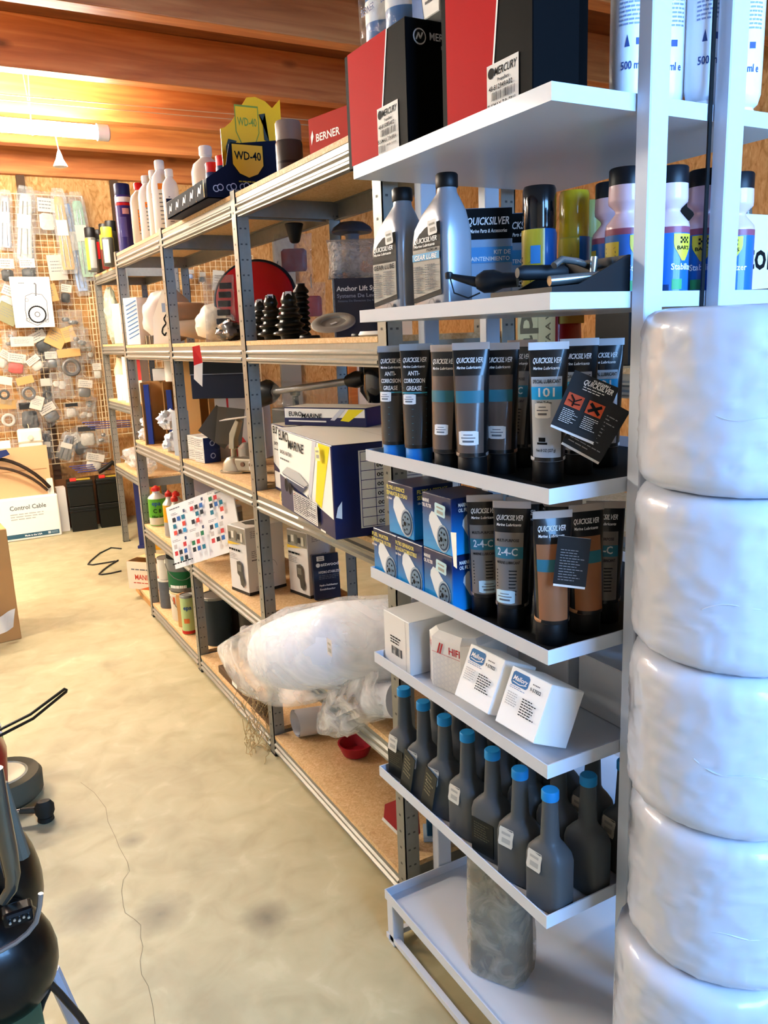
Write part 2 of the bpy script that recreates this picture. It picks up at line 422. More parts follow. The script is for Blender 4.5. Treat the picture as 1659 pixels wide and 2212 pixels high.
# ------------------------------------------------------------------ tube lamps
TUBE = bpy.data.materials.new('lit_tube'); TUBE.use_nodes = True
_b = TUBE.node_tree.nodes['Principled BSDF']; _b.inputs['Base Color'].default_value = (1, 1, 1, 1)
_b.inputs['Emission Color'].default_value = (1, .94, .80, 1); _b.inputs['Emission Strength'].default_value = TUBE_LIGHT
def tube_lamp(x1, y, z, label, length=1.3):
    t = thing('tube_lamp', label, 'lamp', (x1, y, z), 0, 'hanging tube lamps')
    n = 20
    mb = MB(); mb.loft([[(-length + .06 + i * (length - .12), .038 * math.cos(2 * PI * k / n), .038 * math.sin(2 * PI * k / n)) for k in range(n)] for i in (0, 1)])
    mb.build('lit_tube', TUBE, t, smooth=True)
    for a, b in ((-.07, 0), (-length, -length + .07)):
        mb = MB(); mb.loft([[(x, r * math.cos(2 * PI * k / n), r * math.sin(2 * PI * k / n)) for k in range(n)] for x, r in ((a, .046), (b - .008, .046), (b, .036))])
        mb.build('end_cap', mat('d8d2c4', .35), t, smooth=True)
    for x in (-.42, -length + .42):
        for s in (-.02, .02):
            MB().tube([(x, s * .5, .04), (x + s, 0, CZ - z)], .0025, 6).build('hanging_wire', mat('c2a77e', .6), t)
        MB().tube([(x + .044 * 0, .042 * math.cos(a), .042 * math.sin(a)) for a in [2 * PI * k / 16 for k in range(16)]], .004, 6, True).build('clip', mat('cbb78f', .5), t)
    return t
p = PY(236, 288, 5.2)
lamp = tube_lamp(p.x, 5.2, p.z, 'lit white tube lamp hanging by wires under the wooden joists')
q = V((-.30, 0, -.0))
MB().tube([q + V((0, 0, -.04)), q + V((.008, 0, -.12))], .0025, 6).build('pull_cord', mat('c9bfa8', .6), lamp)
MB().lathe([(.004, -.11), (.012, -.13), (.02, -.16), (.036, -.19), (.04, -.2), (.02, -.205)], 16, q.x + .008).build('pull_handle', mat('d7d2c8', .3), lamp, smooth=True)
tube_lamp(-.6, 4.0, 2.70, 'assumed second lit tube lamp, added out of view over the middle of the aisle')  # assumed lamp, never in view, added to light the aisle
tube_lamp(-.6, 6.0, 2.71, 'added third lit tube lamp, out of view further left under the joists')  # extra lamp out of view, added for more light
# two washing-line wires under the joists
for k, (a, b) in enumerate((((0, 203), (700, 262)), ((0, 215), (700, 273)))):
    A = PY(*a, 5.1 + .06 * k); B = PY(*b, 5.1 + .06 * k); d = B - A
    tag(MB().tube([A - d * .8, A - d * .35 + V((0, 0, -.004)), A, A + d * .5 + V((0, 0, -.004)), B, B + d * .6], .0028, 6).build('hanging_line', mat('b79a72', .6)),
        ('upper' if k == 0 else 'lower') + ' of two thin wires strung across under the joists', 'wire', 'wires strung across')

# ================================================================== grey metal shelving
SX0, SX1 = .93, 1.30
LV = [1.955, 1.497, 1.003, .54, .085]
def post(t, x, y, sx, sy, h):
    mb = MB(); w, th = .042, .003
    mb.box(min(x, x + sx * w), min(y, y + sy * th), 0, max(x, x + sx * w), max(y, y + sy * th), h)
    mb.box(min(x, x + sx * th), min(y, y + sy * w), 0, max(x, x + sx * th), max(y, y + sy * w), h)
    p = mb.build('post', GALV, t)
    sl = MB(); z = .07
    while z < h - .03:
        a = y + sy * .022; e = .0008
        xa = x - sx * e; sl.quad((xa, a - .0045, z), (xa, a + .0045, z), (xa, a + .0045, z + .006), (xa, a - .0045, z + .006))
        for d in (.012, .028):
            b = x + sx * d; ya = y - sy * e; sl.quad((b - .0035, ya, z), (b + .0035, ya, z), (b + .0035, ya, z + .005), (b - .0035, ya, z + .005))
        z += .048
    sl.build('post_slots', GALVD, p, kind='stuff', recalc=False)
    MB().box(min(x, x + sx * .05), min(y, y + sy * .05), 0, max(x, x + sx * .05), max(y, y + sy * .05), .006).build('foot_plate', GALVD, t)
def beam(t, x, sx, y0, y1, z):
    h = .058; pr = [(0, 0), (0, -.016), (-.006, -.021), (-.006, -.026), (0, -.031), (0, -.038), (-.007, -.043), (-.007, -.049), (0, -.054), (0, -h), (.02, -h), (.02, -h + .002), (.003, -h + .004), (.003, -.002), (.02, -.002), (.02, 0)]
    mb = MB(); mb.loft([[(x + sx * a, y, z + b) for a, b in pr] for y in (y0, y1)])
    mb.build('beam', GALV, t)
def metal_bay(y0, y1, levels, label, x0=SX0, x1=SX1, last=False, h=1.965):
    t = thing('metal_shelf_bay', label, 'shelf', (0, 0, 0), 0, 'grey metal shelving bays')
    post(t, x0, y1, 1, 1, h); post(t, x1, y1, -1, 1, h)
    if last: post(t, x0, y0 - .044, 1, 1, h); post(t, x1, y0 - .044, -1, 1, h)
    for z in levels:
        beam(t, x0 + .004, 1, y0 + .002, y1 - .002, z - .014); beam(t, x1 - .004, -1, y0 + .002, y1 - .002, z - .014)
        for y in (y0 + .004, y1 - .008):
            MB().box(x0 + .03, y, z - .07, x1 - .03, y + .003, z - .014).build('side_beam', GALV, t)
        MB().box(x0 + .002, y0 + .004, z - .014, x1 - .002, y1 - .004, z).build('board', BOARD, t)
    return t
P0, P1, P2, P3 = 1.685, 2.585, 3.50, 4.41
metal_bay(P0, P1, [LV[0], LV[1], .996, .46, LV[4]], 'grey metal shelf bay nearest the white rack, holding the big boat cover carton', last=True)
metal_bay(P1 + .044, P2, LV, 'middle grey metal shelf bay holding the steel hitch and the two white motor cartons')
metal_bay(P2 + .044, P3, LV, 'grey metal shelf bay holding the green, yellow and red topped bottles')
metal_bay(5.5, 6.33, [2.0, 1.507, 1.11, .62], 'separate grey metal shelf bay at the far end beside the wire grid', x0=1.17, x1=1.54, h=2.01, last=True)
metal_bay(1.1, 2.0, [1.40, 1.0, .5], 'grey metal shelf bay standing back to back behind the white rack', x0=1.46, x1=1.82, h=1.56, last=True)

# ================================================================== white display rack
RX0, RX1, RY0, RY1 = .823, 1.36, .957, 1.566
RZ = [1.816, 1.529, 1.232, .963, .757, .464, .125]
rack = thing('display_rack', 'white metal display rack with seven tray shelves at the end of the aisle', 'rack', (0, 0, 0))
for z in RZ:
    mb = MB(); th = .0025; h = .025
    mb.box(RX0, RY0, z - .002, RX1, RY1, z)
    mb.box(RX0, RY0, z, RX0 + th, RY1, z + h - .002).box(RX1 - th, RY0, z, RX1, RY1, z + h - .002)
    mb.box(RX0 + th, RY0, z, RX1 - th, RY0 + th, z + h - .002).box(RX0 + th, RY1 - th, z, RX1 - th, RY1, z + h - .002)
    ts = mb.build('tray_shelf', RACKWHITE, rack)
    if z in RZ[2:4]: MB().box(RX0 + .004, RY0 + .004, z, RX1 - .004, RY1 - .004, z + .0006).build('black_sheet', mat('101113', .7, spec=.2), ts)  # plain black sheet covers the floor of the third and fourth trays
for y, s in ((RY0 - .03, 1), (RY1 + .002, -1)):
    for x in (.986, 1.157):
        MB().box(x, y, .02, x + .04, y + .028, 2.25).build('post', RACKWHITE, rack, bevel=.002, seg=1)
MB().box(1.145, RY0 - .004, .02, 1.152, RY0 - .001, 2.25).build('post_gap_shade', BLACK, rack)  # flat black strip painting the shade in the gap of the doubled post
for x in (RX0 + .003, RX1 - .035):
    for y in (RY0 + .003, RY1 - .033):
        MB().box(x, y, .0, x + .03, y + .03, .122).build('leg', RACKWHITE, rack, bevel=.002, seg=1)
    MB().box(x, RY0, .012, x + .014, RY1, .026).build('floor_rail', RACKWHITE, rack)
for y in (RY0, RY1 - .014):
    MB().box(RX0, y, .012, RX1, y + .014, .026).build('floor_rail', RACKWHITE, rack)
# ================================================================== wrapped rolls
def roll_mesh(seed, r=.15, h=.253):
    mb = MB(); nu, nv = 96, 40
    prof = []
    for j in range(nv + 1):
        v = j / nv
        if v < .1: a = v / .1 * PI / 2; prof.append((r - .03 + .03 * math.sin(a), .03 - .03 * math.cos(a)))
        elif v > .9: a = (1 - v) / .1 * PI / 2; prof.append((r - .03 + .03 * math.sin(a), h - .03 + .03 * math.cos(a)))
        else: prof.append((r, .03 + (h - .06) * (v - .1) / .8))
    rings = []
    for (rr, z) in prof:
        ring = []
        for i in range(nu):
            a = 2 * PI * i / nu; c, s = math.cos(a), math.sin(a)
            q = V((c * 2.2, s * 2.2, z * 7 + seed * 9))
            n1 = noise.noise(q); n2 = 1 - abs(noise.noise(V((c * 5 + z * 12, s * 5 - z * 9, z * 26 + seed * 5)))) * 2
            n3 = 1 - abs(noise.noise(V((c * 9 + seed, s * 9, z * 14 + seed)))) * 2
            k = rr + .0022 * n1 + .0024 * max(0, n2 - .6) / .4 + .0018 * max(0, n3 - .65) / .35
            ring.append((k * c, k * s, z))
        rings.append(ring)
    return mb.loft(rings)
m, nt, b, N, L = new_mat('shrink_wrap')
b.inputs['Base Color'].default_value = lin('b9bfca'); b.inputs['Roughness'].default_value = .4
b.inputs['Coat Weight'].default_value = .6; b.inputs['Coat Roughness'].default_value = .12
tc = N('ShaderNodeTexCoord'); mp = N('ShaderNodeMapping'); mp.inputs['Scale'].default_value = (7, 7, 16); mp.inputs['Rotation'].default_value = (.3, .4, 0)
n = N('ShaderNodeTexNoise'); n.noise_type = 'RIDGED_MULTIFRACTAL'; n.inputs['Scale'].default_value = 1.6; n.inputs['Detail'].default_value = 3; n.inputs['Distortion'].default_value = .7
bp = N('ShaderNodeBump'); bp.inputs['Strength'].default_value = .3; bp.inputs['Distance'].default_value = .004
L(tc.outputs['Object'], mp.inputs[0]); L(mp.outputs[0], n.inputs['Vector']); L(n.outputs['Fac'], bp.inputs['Height']); L(bp.outputs[0], b.inputs['Normal']); L(bp.outputs[0], b.inputs['Coat Normal'])
WRAP = m
ords = ['lowest', 'second lowest', 'third from the floor', 'third from the top', 'second from the top', 'topmost']
offs = [(.0, .0), (-.014, .002), (.006, -.004), (.0, .0), (.002, .0), (.0, -.002)]
for i in range(6):
    t = thing('wrapped_roll', 'shrink wrapped white roll, %s of the stack' % ords[i], 'roll', (1.03 + offs[i][0], .768 + offs[i][1], i * .2535), i * 1.3, 'stack of wrapped white rolls')
    roll_mesh(i + 3.3).build('wrapped_body', WRAP, t, smooth=True)
    mb = MB(); 
    mb.tube([(.149 * math.cos(a) + .0015 * math.cos(a), .1505 * math.sin(a), .11 + .02 * math.sin(3 * a + i) + .012 * math.sin(7 * a)) for a in [R(-160 + 2 * k) - i * 1.3 for k in range(40)]], .0012, 5)
    mb.build('wrap_seam', WRAP, t, smooth=True)
# ================================================================== display rack, top tray
def prop_box(loc, rz, label, code, model, sx=.25, sy=.13, sz=.25):
    t, F = carton('propeller_box', label, 'box', loc, rz, sx, sy, sz, mat('070708', .6, spec=.04), 'red and black boxes')
    f = F['F']
    f.poly([(.015, .006), (sx * .56, .006), (sx * .73, sz), (.015, sz)], mat('b5181c', .65, spec=.05), 'red_panel')
    f.stroke([(sx * .56, .004), (sx * .73, sz - .001)], .004, WHITE, 'white_stripe')
    f.rect(sx * .54, .004, sx * .87, .088, PAPER, 'label_sticker')
    f.text('MERCURY', sx * .62, .070, .016, INK, width=.055, slant=.2); f.disc(sx * .59, .075, .008, INK)
    f.text('Propellers', sx * .66, .060, .007, INK)
    f.text(code, sx * .57, .049, .010, INK); f.bars(sx * .6, .034, sx * .84, .046, INK)
    f.text(model, sx * .56, .023, .010, INK, width=.07); f.bars(sx * .57, .006, sx * .68, .019, INK); f.text('ORIGIN TAIWAN', sx * .7, .014, .005, INK)
    r = F['R']
    r.disc(.03, sz - .03, .014, mat('c9ccd0', .4)); r.disc(.03, sz - .03, .0115, mat('15171a', .3))
    r.stroke([(.022, sz - .036), (.027, sz - .024), (.031, sz - .034), (.036, sz - .023)], .003, mat('c9ccd0', .4))
    r.text('MERCURY', .05, sz - .034, .018, mat('c9ccd0', .4), width=.075); r.text('Propellers', .075, sz - .048, .009, mat('c9ccd0', .4))
    return t
z = RZ[0] + .001
prop_box((.905, 1.496, z + .0235), AISLE, 'smaller red and black carton at the far end of the top tray', '48-815083A02', 'BLKMAX 7.8x8RH', sz=.218, sx=.243)
prop_box((.884, 1.137, z), AISLE, 'big red and black carton at the near corner of the top tray', '48-812949A02', 'BLKMAX 7.8x7RH', sz=.31, sx=.24, sy=.09)
t, F = carton('parts_box', 'plain black carton between the big red box and the white bottles', 'box', (.968, 1.165, z), AISLE, .17, .074, .30, mat('070708', .6, spec=.04))
# shrink-wrapped pack of blue tins and a white box on the smaller carton
zt = z + .242
pk = thing('tin_pack', 'shrink wrapped blue tins on the smaller red carton', 'pack', (.90, 1.51, zt), AISLE)
for k in range(2):
    for j in range(1):
        c = MB().lathe([(.036, 0), (.038, .003), (.038, .12), (.034, .125)], 24, -.04 + .08 * k, 0).build('tin', mat('2a6aa8', .35, coat=.3), pk, smooth=True)
        MB().lathe([(.0385, .045), (.0385, .085)], 24, -.04 + .08 * k, 0).build('tin_label', WHITE, c, smooth=True)
        f = Face(pk, (-.075 + .08 * k, -.0395, .055), (1, 0, 0), (0, 0, 1), .07, .03)
        f.text('BERNER', .01, .008, .018, mat('27407f', .4), width=.055)
mb = MB(); mb.rings([(0, .083, .045, 5), (.03, .084, .046, 5), (.1, .086, .046, 5), (.15, .08, .044, 4), (.165, .06, .03, 3)], 32)
mb.build('shrink_film', FILM, pk, smooth=True)
t, F = carton('spark_plug_box', 'small white carton with blue corner on the smaller red box', 'box', (.92, 1.375, zt), AISLE, .09, .07, .1, WHITE)
F['F'].poly([(0, 0), (.04, 0), (.02, .1), (0, .1)], mat('2c66b4', .4)); F['F'].lines(.045, .02, .085, .08, 6, GREYINK)
# upside-down white squeeze bottles at the right of the top tray
def squeeze_bottle(loc, rz, label):
    t = thing('squeeze_bottle', label, 'bottle', loc, rz, 'white squeeze bottles')
    MB().lathe([(.02, 0), (.024, .002), (.024, .03), (.022, .034)], 24).build('cap', mat('f4f6f8', .3), t, smooth=True)
    MB().lathe([(.022, .034), (.029, .04), (.033, .055), (.0335, .1), (.0335, .25), (.03, .262)], 28).build('body', mat('eef1f6', .32, coat=.2), t, smooth=True)
    f = lambda x, y, r=.0341: V((r * math.sin(x / r), -r * math.cos(x / r), y))
    BL = mat('3a4f86', .5)
    lettering('500 ml e', lambda a, b: f(a - .02, b + .085), .017, BL, t, width=.042)
    mb = MB()
    for k in range(13):
        y = .15 + k * .0062; x = -.024
        while x < .024:
            w = random.uniform(.004, .009); b = min(.025, x + w)
            mb.quad(f(x, y), f(b, y), f(b, y + .0028), f(x, y + .0028)); x = b + .0018
    mb.build('printed_text', mat('8c97b5', .6), t, recalc=False)
    mb = MB(); mb.quad(f(-.014, .118), f(-.006, .118), f(-.010, .136)); mb.quad(f(.004, .12), f(.014, .12), f(.014, .13), f(.004, .13)); mb.build('printed_panel', BL, t, recalc=False)
    return t
for k, (px, py, lab) in enumerate(((1360, 1.06, 'white squeeze bottle half hidden by the front post of the rack'), (1434, 1.045, 'white squeeze bottle between the two front rack posts, left one'),
                                   (1522, .992, 'white squeeze bottle printed 500 ml just left of the doubled post'), (1598, 1.0, 'white squeeze bottle furthest right on the top tray'))):
    p = PY(px, 200, py); squeeze_bottle((p.x, py, z), R(-38), lab)

# ================================================================== display rack, second tray
z = RZ[1] + .001
def gear_jug(y, x, label, cyan):
    t = thing('gear_oil_jug', label, 'bottle', (x, y, z), AISLE, 'grey oil bottles')
    K = .86
    spec = [(q[0] * K, q[1] * 1.1, q[2] * 1.15) + tuple(q[3:]) for q in [(0, .052, .026, 5), (.004, .055, .029, 6), (.16, .055, .029, 6), (.185, .052, .0285, 5, .002, 0), (.215, .040, .026, 3.5, .010, 0), (.238, .026, .020, 2.6, .018, 0), (.252, .0165, .0165, 2, .022, 0), (.262, .0155, .0155, 2, .022, 0)]]
    MB().rings(spec, 32).build('jug_body', mat('8b8f96', .3, metal=.35, coat=.3), t, smooth=True)
    MB().lathe([(.0195, .262 * K), (.0205, .264 * K), (.0205, .262 * K + .022), (.018, .262 * K + .025)], 24, .022).build('cap', BLACK, t, smooth=True)
    f = Face(t, (-.0605, -.034, 0), (1.1, 0, 0), (0, 0, .86), .11, .2); f.n = V((0, -1, 0))
    arc = [(.012, .03)] + [(.012, .13)] + [(.012 + .08 * (1 - math.cos(a)), .13 + .062 * math.sin(a)) for a in [PI / 2 * k / 6 for k in range(1, 7)]] + [(.1, .192), (.1, .045)]
    f.poly(arc, mat('191816', .6, spec=.12), 'label_panel')
    f.poly([(.014, .04), (.098, .055), (.098, .142 if cyan else .128), (.014, .142 if cyan else .128)], mat('a5a29a', .6, spec=.15), 'label_panel')
    f.text('QUICKSILVER', .018, .155, .014, WHITE, width=.072, slant=.25); f.text('Marine Lubricants', .02, .146, .008, WHITE, width=.064, slant=.2)
    if cyan:
        f.rect(.014, .118, .098, .133, mat('2a8fc4', .4)); f.text('GEAR LUBE', .02, .120, .014, WHITE, width=.07, slant=.2); f.text('PREMIUM', .06, .135, .008, INK, slant=.2)
    else:
        f.text('GEAR LUBE', .018, .114, .014, INK, width=.076); f.text('HIGH PERFORMANCE', .022, .130, .006, INK)
    f.lines(.018, .05, .05, .108, 12, GREYINK); f.lines(.056, .055, .094, .11, 11, GREYINK)
    f.sticker(.082, .182, .028, .03, .1)
    f.disc(.078, .022, .011, mat('6d7076', .35, metal=.4), ry=.016); f.disc(.078, .022, .008, mat('8b8f96', .3, metal=.35), ry=.013)
gear_jug(1.475, .87, 'grey oil bottle at the far end of the second tray, black and silver label', False)
gear_jug(1.32, .872, 'grey oil bottle with a light blue stripe on its label, nearer the tools', True)
for k, (px, Y) in enumerate(((1052, 1.40), (1120, 1.44))):
    p = PY(px, 560, Y)
    t, F = carton('maintenance_kit_box', ('light blue and black boxed kit standing behind the grey oil bottles', 'second blue and black boxed kit half hidden by the blue spray can')[k], 'box', (p.x, Y, z), R(-30), .098, .04, .21, mat('8fa6bf', .4), 'boxed kits')
    f = F['F']; f.v = V((0, 0, 1.27)); f.n = V((0, -1, 0)); f.rect(0, .118, .098, .1645, INK); f.text('QUICKSILVER', .006, .14, .016, WHITE, width=.086, slant=.2); f.text('Marine Parts & Accessories', .012, .128, .008, WHITE, width=.075, slant=.2)
    f.rect(0, .082, .098, .106, mat('3d8cc4', .4)); f.text('KIT DE', .06, .095, .009, WHITE, width=.034); f.text('MAINTENIMIENTO', .006, .085, .009, WHITE, width=.086)
    f.rect(.004, .004, .094, .062, mat('c3cbd4', .4)); f.lines(.008, .045, .06, .06, 3, INK)
def curved(t, r, a0, a1, z0, z1, m, name='label_panel', e=.0005, n=14):
    mb = MB(); mb.grid(lambda u, v: ((r + e) * math.sin(a0 + (a1 - a0) * u), -(r + e) * math.cos(a0 + (a1 - a0) * u), z0 + (z1 - z0) * v), n, 1)
    return mb.build(name, m, t, smooth=True, recalc=False)
def spray_can(loc, rz, label, capm, bodym, r=.029, h=.165, cap_h=.055, group='spray cans', band=None):
    t = thing('spray_can', label, 'spray can', loc, rz, group)
    hb = h - cap_h
    MB().lathe([(r * .93, 0), (r, .003), (r, hb - .012), (r * .9, hb - .002), (r * .86, hb)], 28).build('can_body', bodym, t, smooth=True)
    MB().lathe([(r * .93, hb - .004), (r * .95, hb), (r * .95, h - .006), (r * .88, h)], 28).build('cap', capm, t, smooth=True)
    if band:
        for (a0, a1, z0, z1, mm) in band: curved(t, r, a0, a1, z0 * hb, z1 * hb, mm)
    return t
YEL = mat('c9b32e', .35, coat=.3); BLU = mat('1d62ad', .3, coat=.3)
p = PY(1165, 500, 1.24)
t = spray_can((p.x, 1.24, z), R(-42), 'blue and yellow spray can with a tall black cap on the second tray', mat('0d0e10', .15, coat=.6), BLU, .0325, .226, .072, band=[(-1.5, .35, .12, .97, YEL)])
g = lambda a, b, r=.0336: V((r * math.sin(a / r), -r * math.cos(a / r), b))
lettering('Ne', lambda a, b: g(a + .022, b + .05), .022, WHITE, t); lettering('car', lambda a, b: g(a + .019, b + .03), .022, WHITE, t)
curved(t, .0335, -.45, .1, .088, .12, mat('3f8fd0', .4), 'printed_panel')
mb = MB()
for k in range(9): mb.quad(*[g(a, b) for a, b in ((-.04, .03 + k * .0085), (-.008 - random.random() * .012, .03 + k * .0085), (-.014, .034 + k * .0085), (-.04, .034 + k * .0085))])
mb.build('printed_text', mat('2b2b20', .6), t, recalc=False)
p = PY(1240, 500, 1.24)
t = spray_can((p.x, 1.24, z), R(-42), 'all yellow spray can beside the black capped blue one', mat('c9a91c', .25, coat=.5), mat('b8aa3a', .35, coat=.3), .0295, .222, .08, band=[(.35, 1.5, .02, .97, BLU), (-1.2, .35, .1, .95, YEL)])
mb = MB()
for k in range(10): mb.quad(*[g(a, b, .0303) for a, b in ((-.03, .03 + k * .008), (-.002 - random.random() * .012, .03 + k * .008), (-.004, .0335 + k * .008), (-.03, .0335 + k * .008))])
mb.build('printed_text', mat('3b3b20', .6), t, recalc=False)
p = PY(1272, 500, 1.34)
spray_can((p.x, 1.34, z), R(-42), 'pale olive spray can half hidden behind the yellow one', mat('a9a35a', .3), mat('8d9468', .4), .029, .225, .07)
PINK = mat('cf9aa6', .25, coat=.4)
def additive_bottle(loc, rz, label, liquid='c07a86'):
    t = thing('additive_bottle', label, 'bottle', loc, rz, 'blue labelled additive bottles')
    t.scale = (.95, .95, .83); r = .0335
    MB().lathe([(r * .92, 0), (r, .004), (r, .152), (r * .95, .16), (r * .55, .178), (r * .5, .182), (r * .55, .187), (r * .86, .198), (r * .88, .205), (r * .86, .232)], 28).build('bottle_body', mat('d3b7c0', .25, coat=.3), t, smooth=True)
    MB().lathe([(r * .84, .225), (r * .86, .23), (r * .86, .262), (r * .8, .265)], 28).build('cap', mat('101318', .4), t, smooth=True)
    curved(t, r, -PI, PI, .004, .138, BLU, n=40)
    curved(t, r, -PI, PI, .138, .150, mat('8c4a5e', .3), 'liquid_band', n=40)
    curved(t, r, -1.5, -.55, .05, .125, YEL, 'printed_panel', .001)
    h = lambda a, b: V(((r + .0012) * math.sin(a / r), -(r + .0012) * math.cos(a / r), b))
    def crest(u, v):
        w = .0185 * min(1, .18 + 1.5 * v); return h(.018 + (u - .5) * 2 * w, .085 + .051 * v)
    MB().grid(crest, 10, 6).build('emblem', mat('d8c33a', .4), t, recalc=False, smooth=True)
    mb = MB()
    for i in range(5):
        for j in range(3):
            if (i + j) % 2 == 0:
                a, b = .011 + i * .0035, .118 + j * .004
                mb.quad(*[h(x, y) + V((0, -.0006, 0)) for x, y in ((a, b), (a + .0035, b), (a + .0035, b + .004), (a, b + .004))])
    mb.build('checker_flag', INK, t, recalc=False)
    lettering("BAR'S", lambda a, b: h(a + .005, b + .106) + V((0, -.0006, 0)), .010, INK, t, width=.026)
    lettering('Stabilizer', lambda a, b: h(a - .004, b + .068), .017, WHITE, t, width=.05)
    mb = MB()
    for k in range(8): mb.quad(*[h(a, b) + V((0, -.0003, 0)) for a, b in ((-.046, .056 + k * .008), (-.022 - random.random() * .006, .056 + k * .008), (-.024, .0595 + k * .008), (-.046, .0595 + k * .008))])
    for k in range(9): mb.quad(*[h(a, b) for a, b in ((-.02 + k * .0016, .012), (-.0192 + k * .0016, .012), (-.0192 + k * .0016, .04), (-.02 + k * .0016, .04))])
    mb.build('printed_text', mat('1b2a4a', .6), t, recalc=False)
    curved(t, r, -.05, .5, .03, .05, mat('3d9a5a', .4), 'printed_panel', .0009)
    return t
for px, Y, rz, lab in ((1350, 1.03, -30, 'additive bottle with blue label just left of the front rack post'), (1446, .998, -34, 'additive bottle with blue label between the front post and the doubled post'),
                       (1519, .998, -80, 'additive bottle with blue label hidden by the doubled post'), (1588, 1.0, -90, 'additive bottle with blue label furthest right on the second tray'),
                       (1318, 1.14, -60, 'additive bottle with blue label behind the tool tray'), (1416, 1.13, -60, 'additive bottle mostly hidden behind the front post')):
    p = PY(px, 500, Y); additive_bottle((p.x, Y, z), R(rz), lab)
# black tray of tools at the near corner
tt = thing('tool_tray', 'black open tray with a sloping side at the near corner of the second tray', 'tray', (.915, 1.035, z), 0)
mb = MB()
mb.box(-.085, -.07, 0, .075, .075, .003)
sl_ = [(-.085, 0), (.075, 0), (.075, .078), (.07, .078), (-.03, .034), (-.085, .03)]
mb.prism(sl_, -.073, -.07); mb.prism(sl_, .075, .078)
mb.box(.072, -.07, 0, .075, .075, .078).box(-.085, -.07, 0, -.082, .075, .03)
mb.build('tray_body', mat('111214', .35, coat=.2), tt)
def tool(name, label, loc, rz, pts, r, m, cat='tool', tip=None, ry=0):
    t = thing(name, label, cat, loc, 0, 'tools in the black tray', (0, ry, rz))
    MB().tube(pts, r, 12).build('handle', m, t, smooth=True)
    if tip: MB().tube(tip, .0035, 8).build('shaft', mat('a8adb0', .25, metal=.9), t, smooth=True)
    return t
tool('box_spanner', 'black ribbed tool handle lying across the tray top', (.855, 1.06, z + .058), R(-12), [(-.01, 0, 0), (.0, 0, 0), (.07, 0, 0), (.078, 0, 0)], [.008, .012, .012, .008], mat('17191b', .5))
tool('socket_wrench', 'chrome tubular wrench with open hexagon end in the tray', (.895, 1.0, z + .042), R(-20), [(-.03, 0, 0), (.07, .01, .006)], .008, mat('9fa4a2', .25, metal=.85))
tool('bent_wrench', 'bent chrome wrench lying over the tray tools', (.925, 1.03, z + .07), R(12), [(-.04, 0, -.004), (-.02, 0, .006), (.02, 0, .004), (.06, 0, -.004)], .0055, mat('9fa4a2', .25, metal=.85))
tool('socket_bit', 'short chrome socket standing up at the back of the tool tray', (.965, 1.02, z + .035), 0, [(0, 0, 0), (.004, 0, .045)], .006, mat('9fa4a2', .25, metal=.85))
t = thing('pull_start_handle', 'black starter cord handle sticking out at the tray lip', 'handle', (.848, 1.175, z + .052), R(-50))
MB().tube([(0, 0, 0), (.012, 0, 0), (.03, 0, 0), (.045, 0, 0), (.07, 0, 0)], [.012, .019, .019, .013, .012], 16).build('grip', mat('17191b', .35), t, smooth=True)
MB().tube([(0, 0, 0), (-.03, 0, .008), (-.05, 0, .014)], [.009, .006, .004], 10).build('stem', mat('17191b', .35), t, smooth=True)
MB().lathe([(.006, .008), (.007, .012), (.007, .018), (.004, .02)], 12, -.05).build('knob', mat('17191b', .35), t, smooth=True)
MB().tube([(-.048, 0, .01), (-.04, -.004, -.016), (-.015, -.004, -.026), (.005, 0, -.018)], .0014, 6).build('cord', mat('17191b', .6), t, smooth=True)

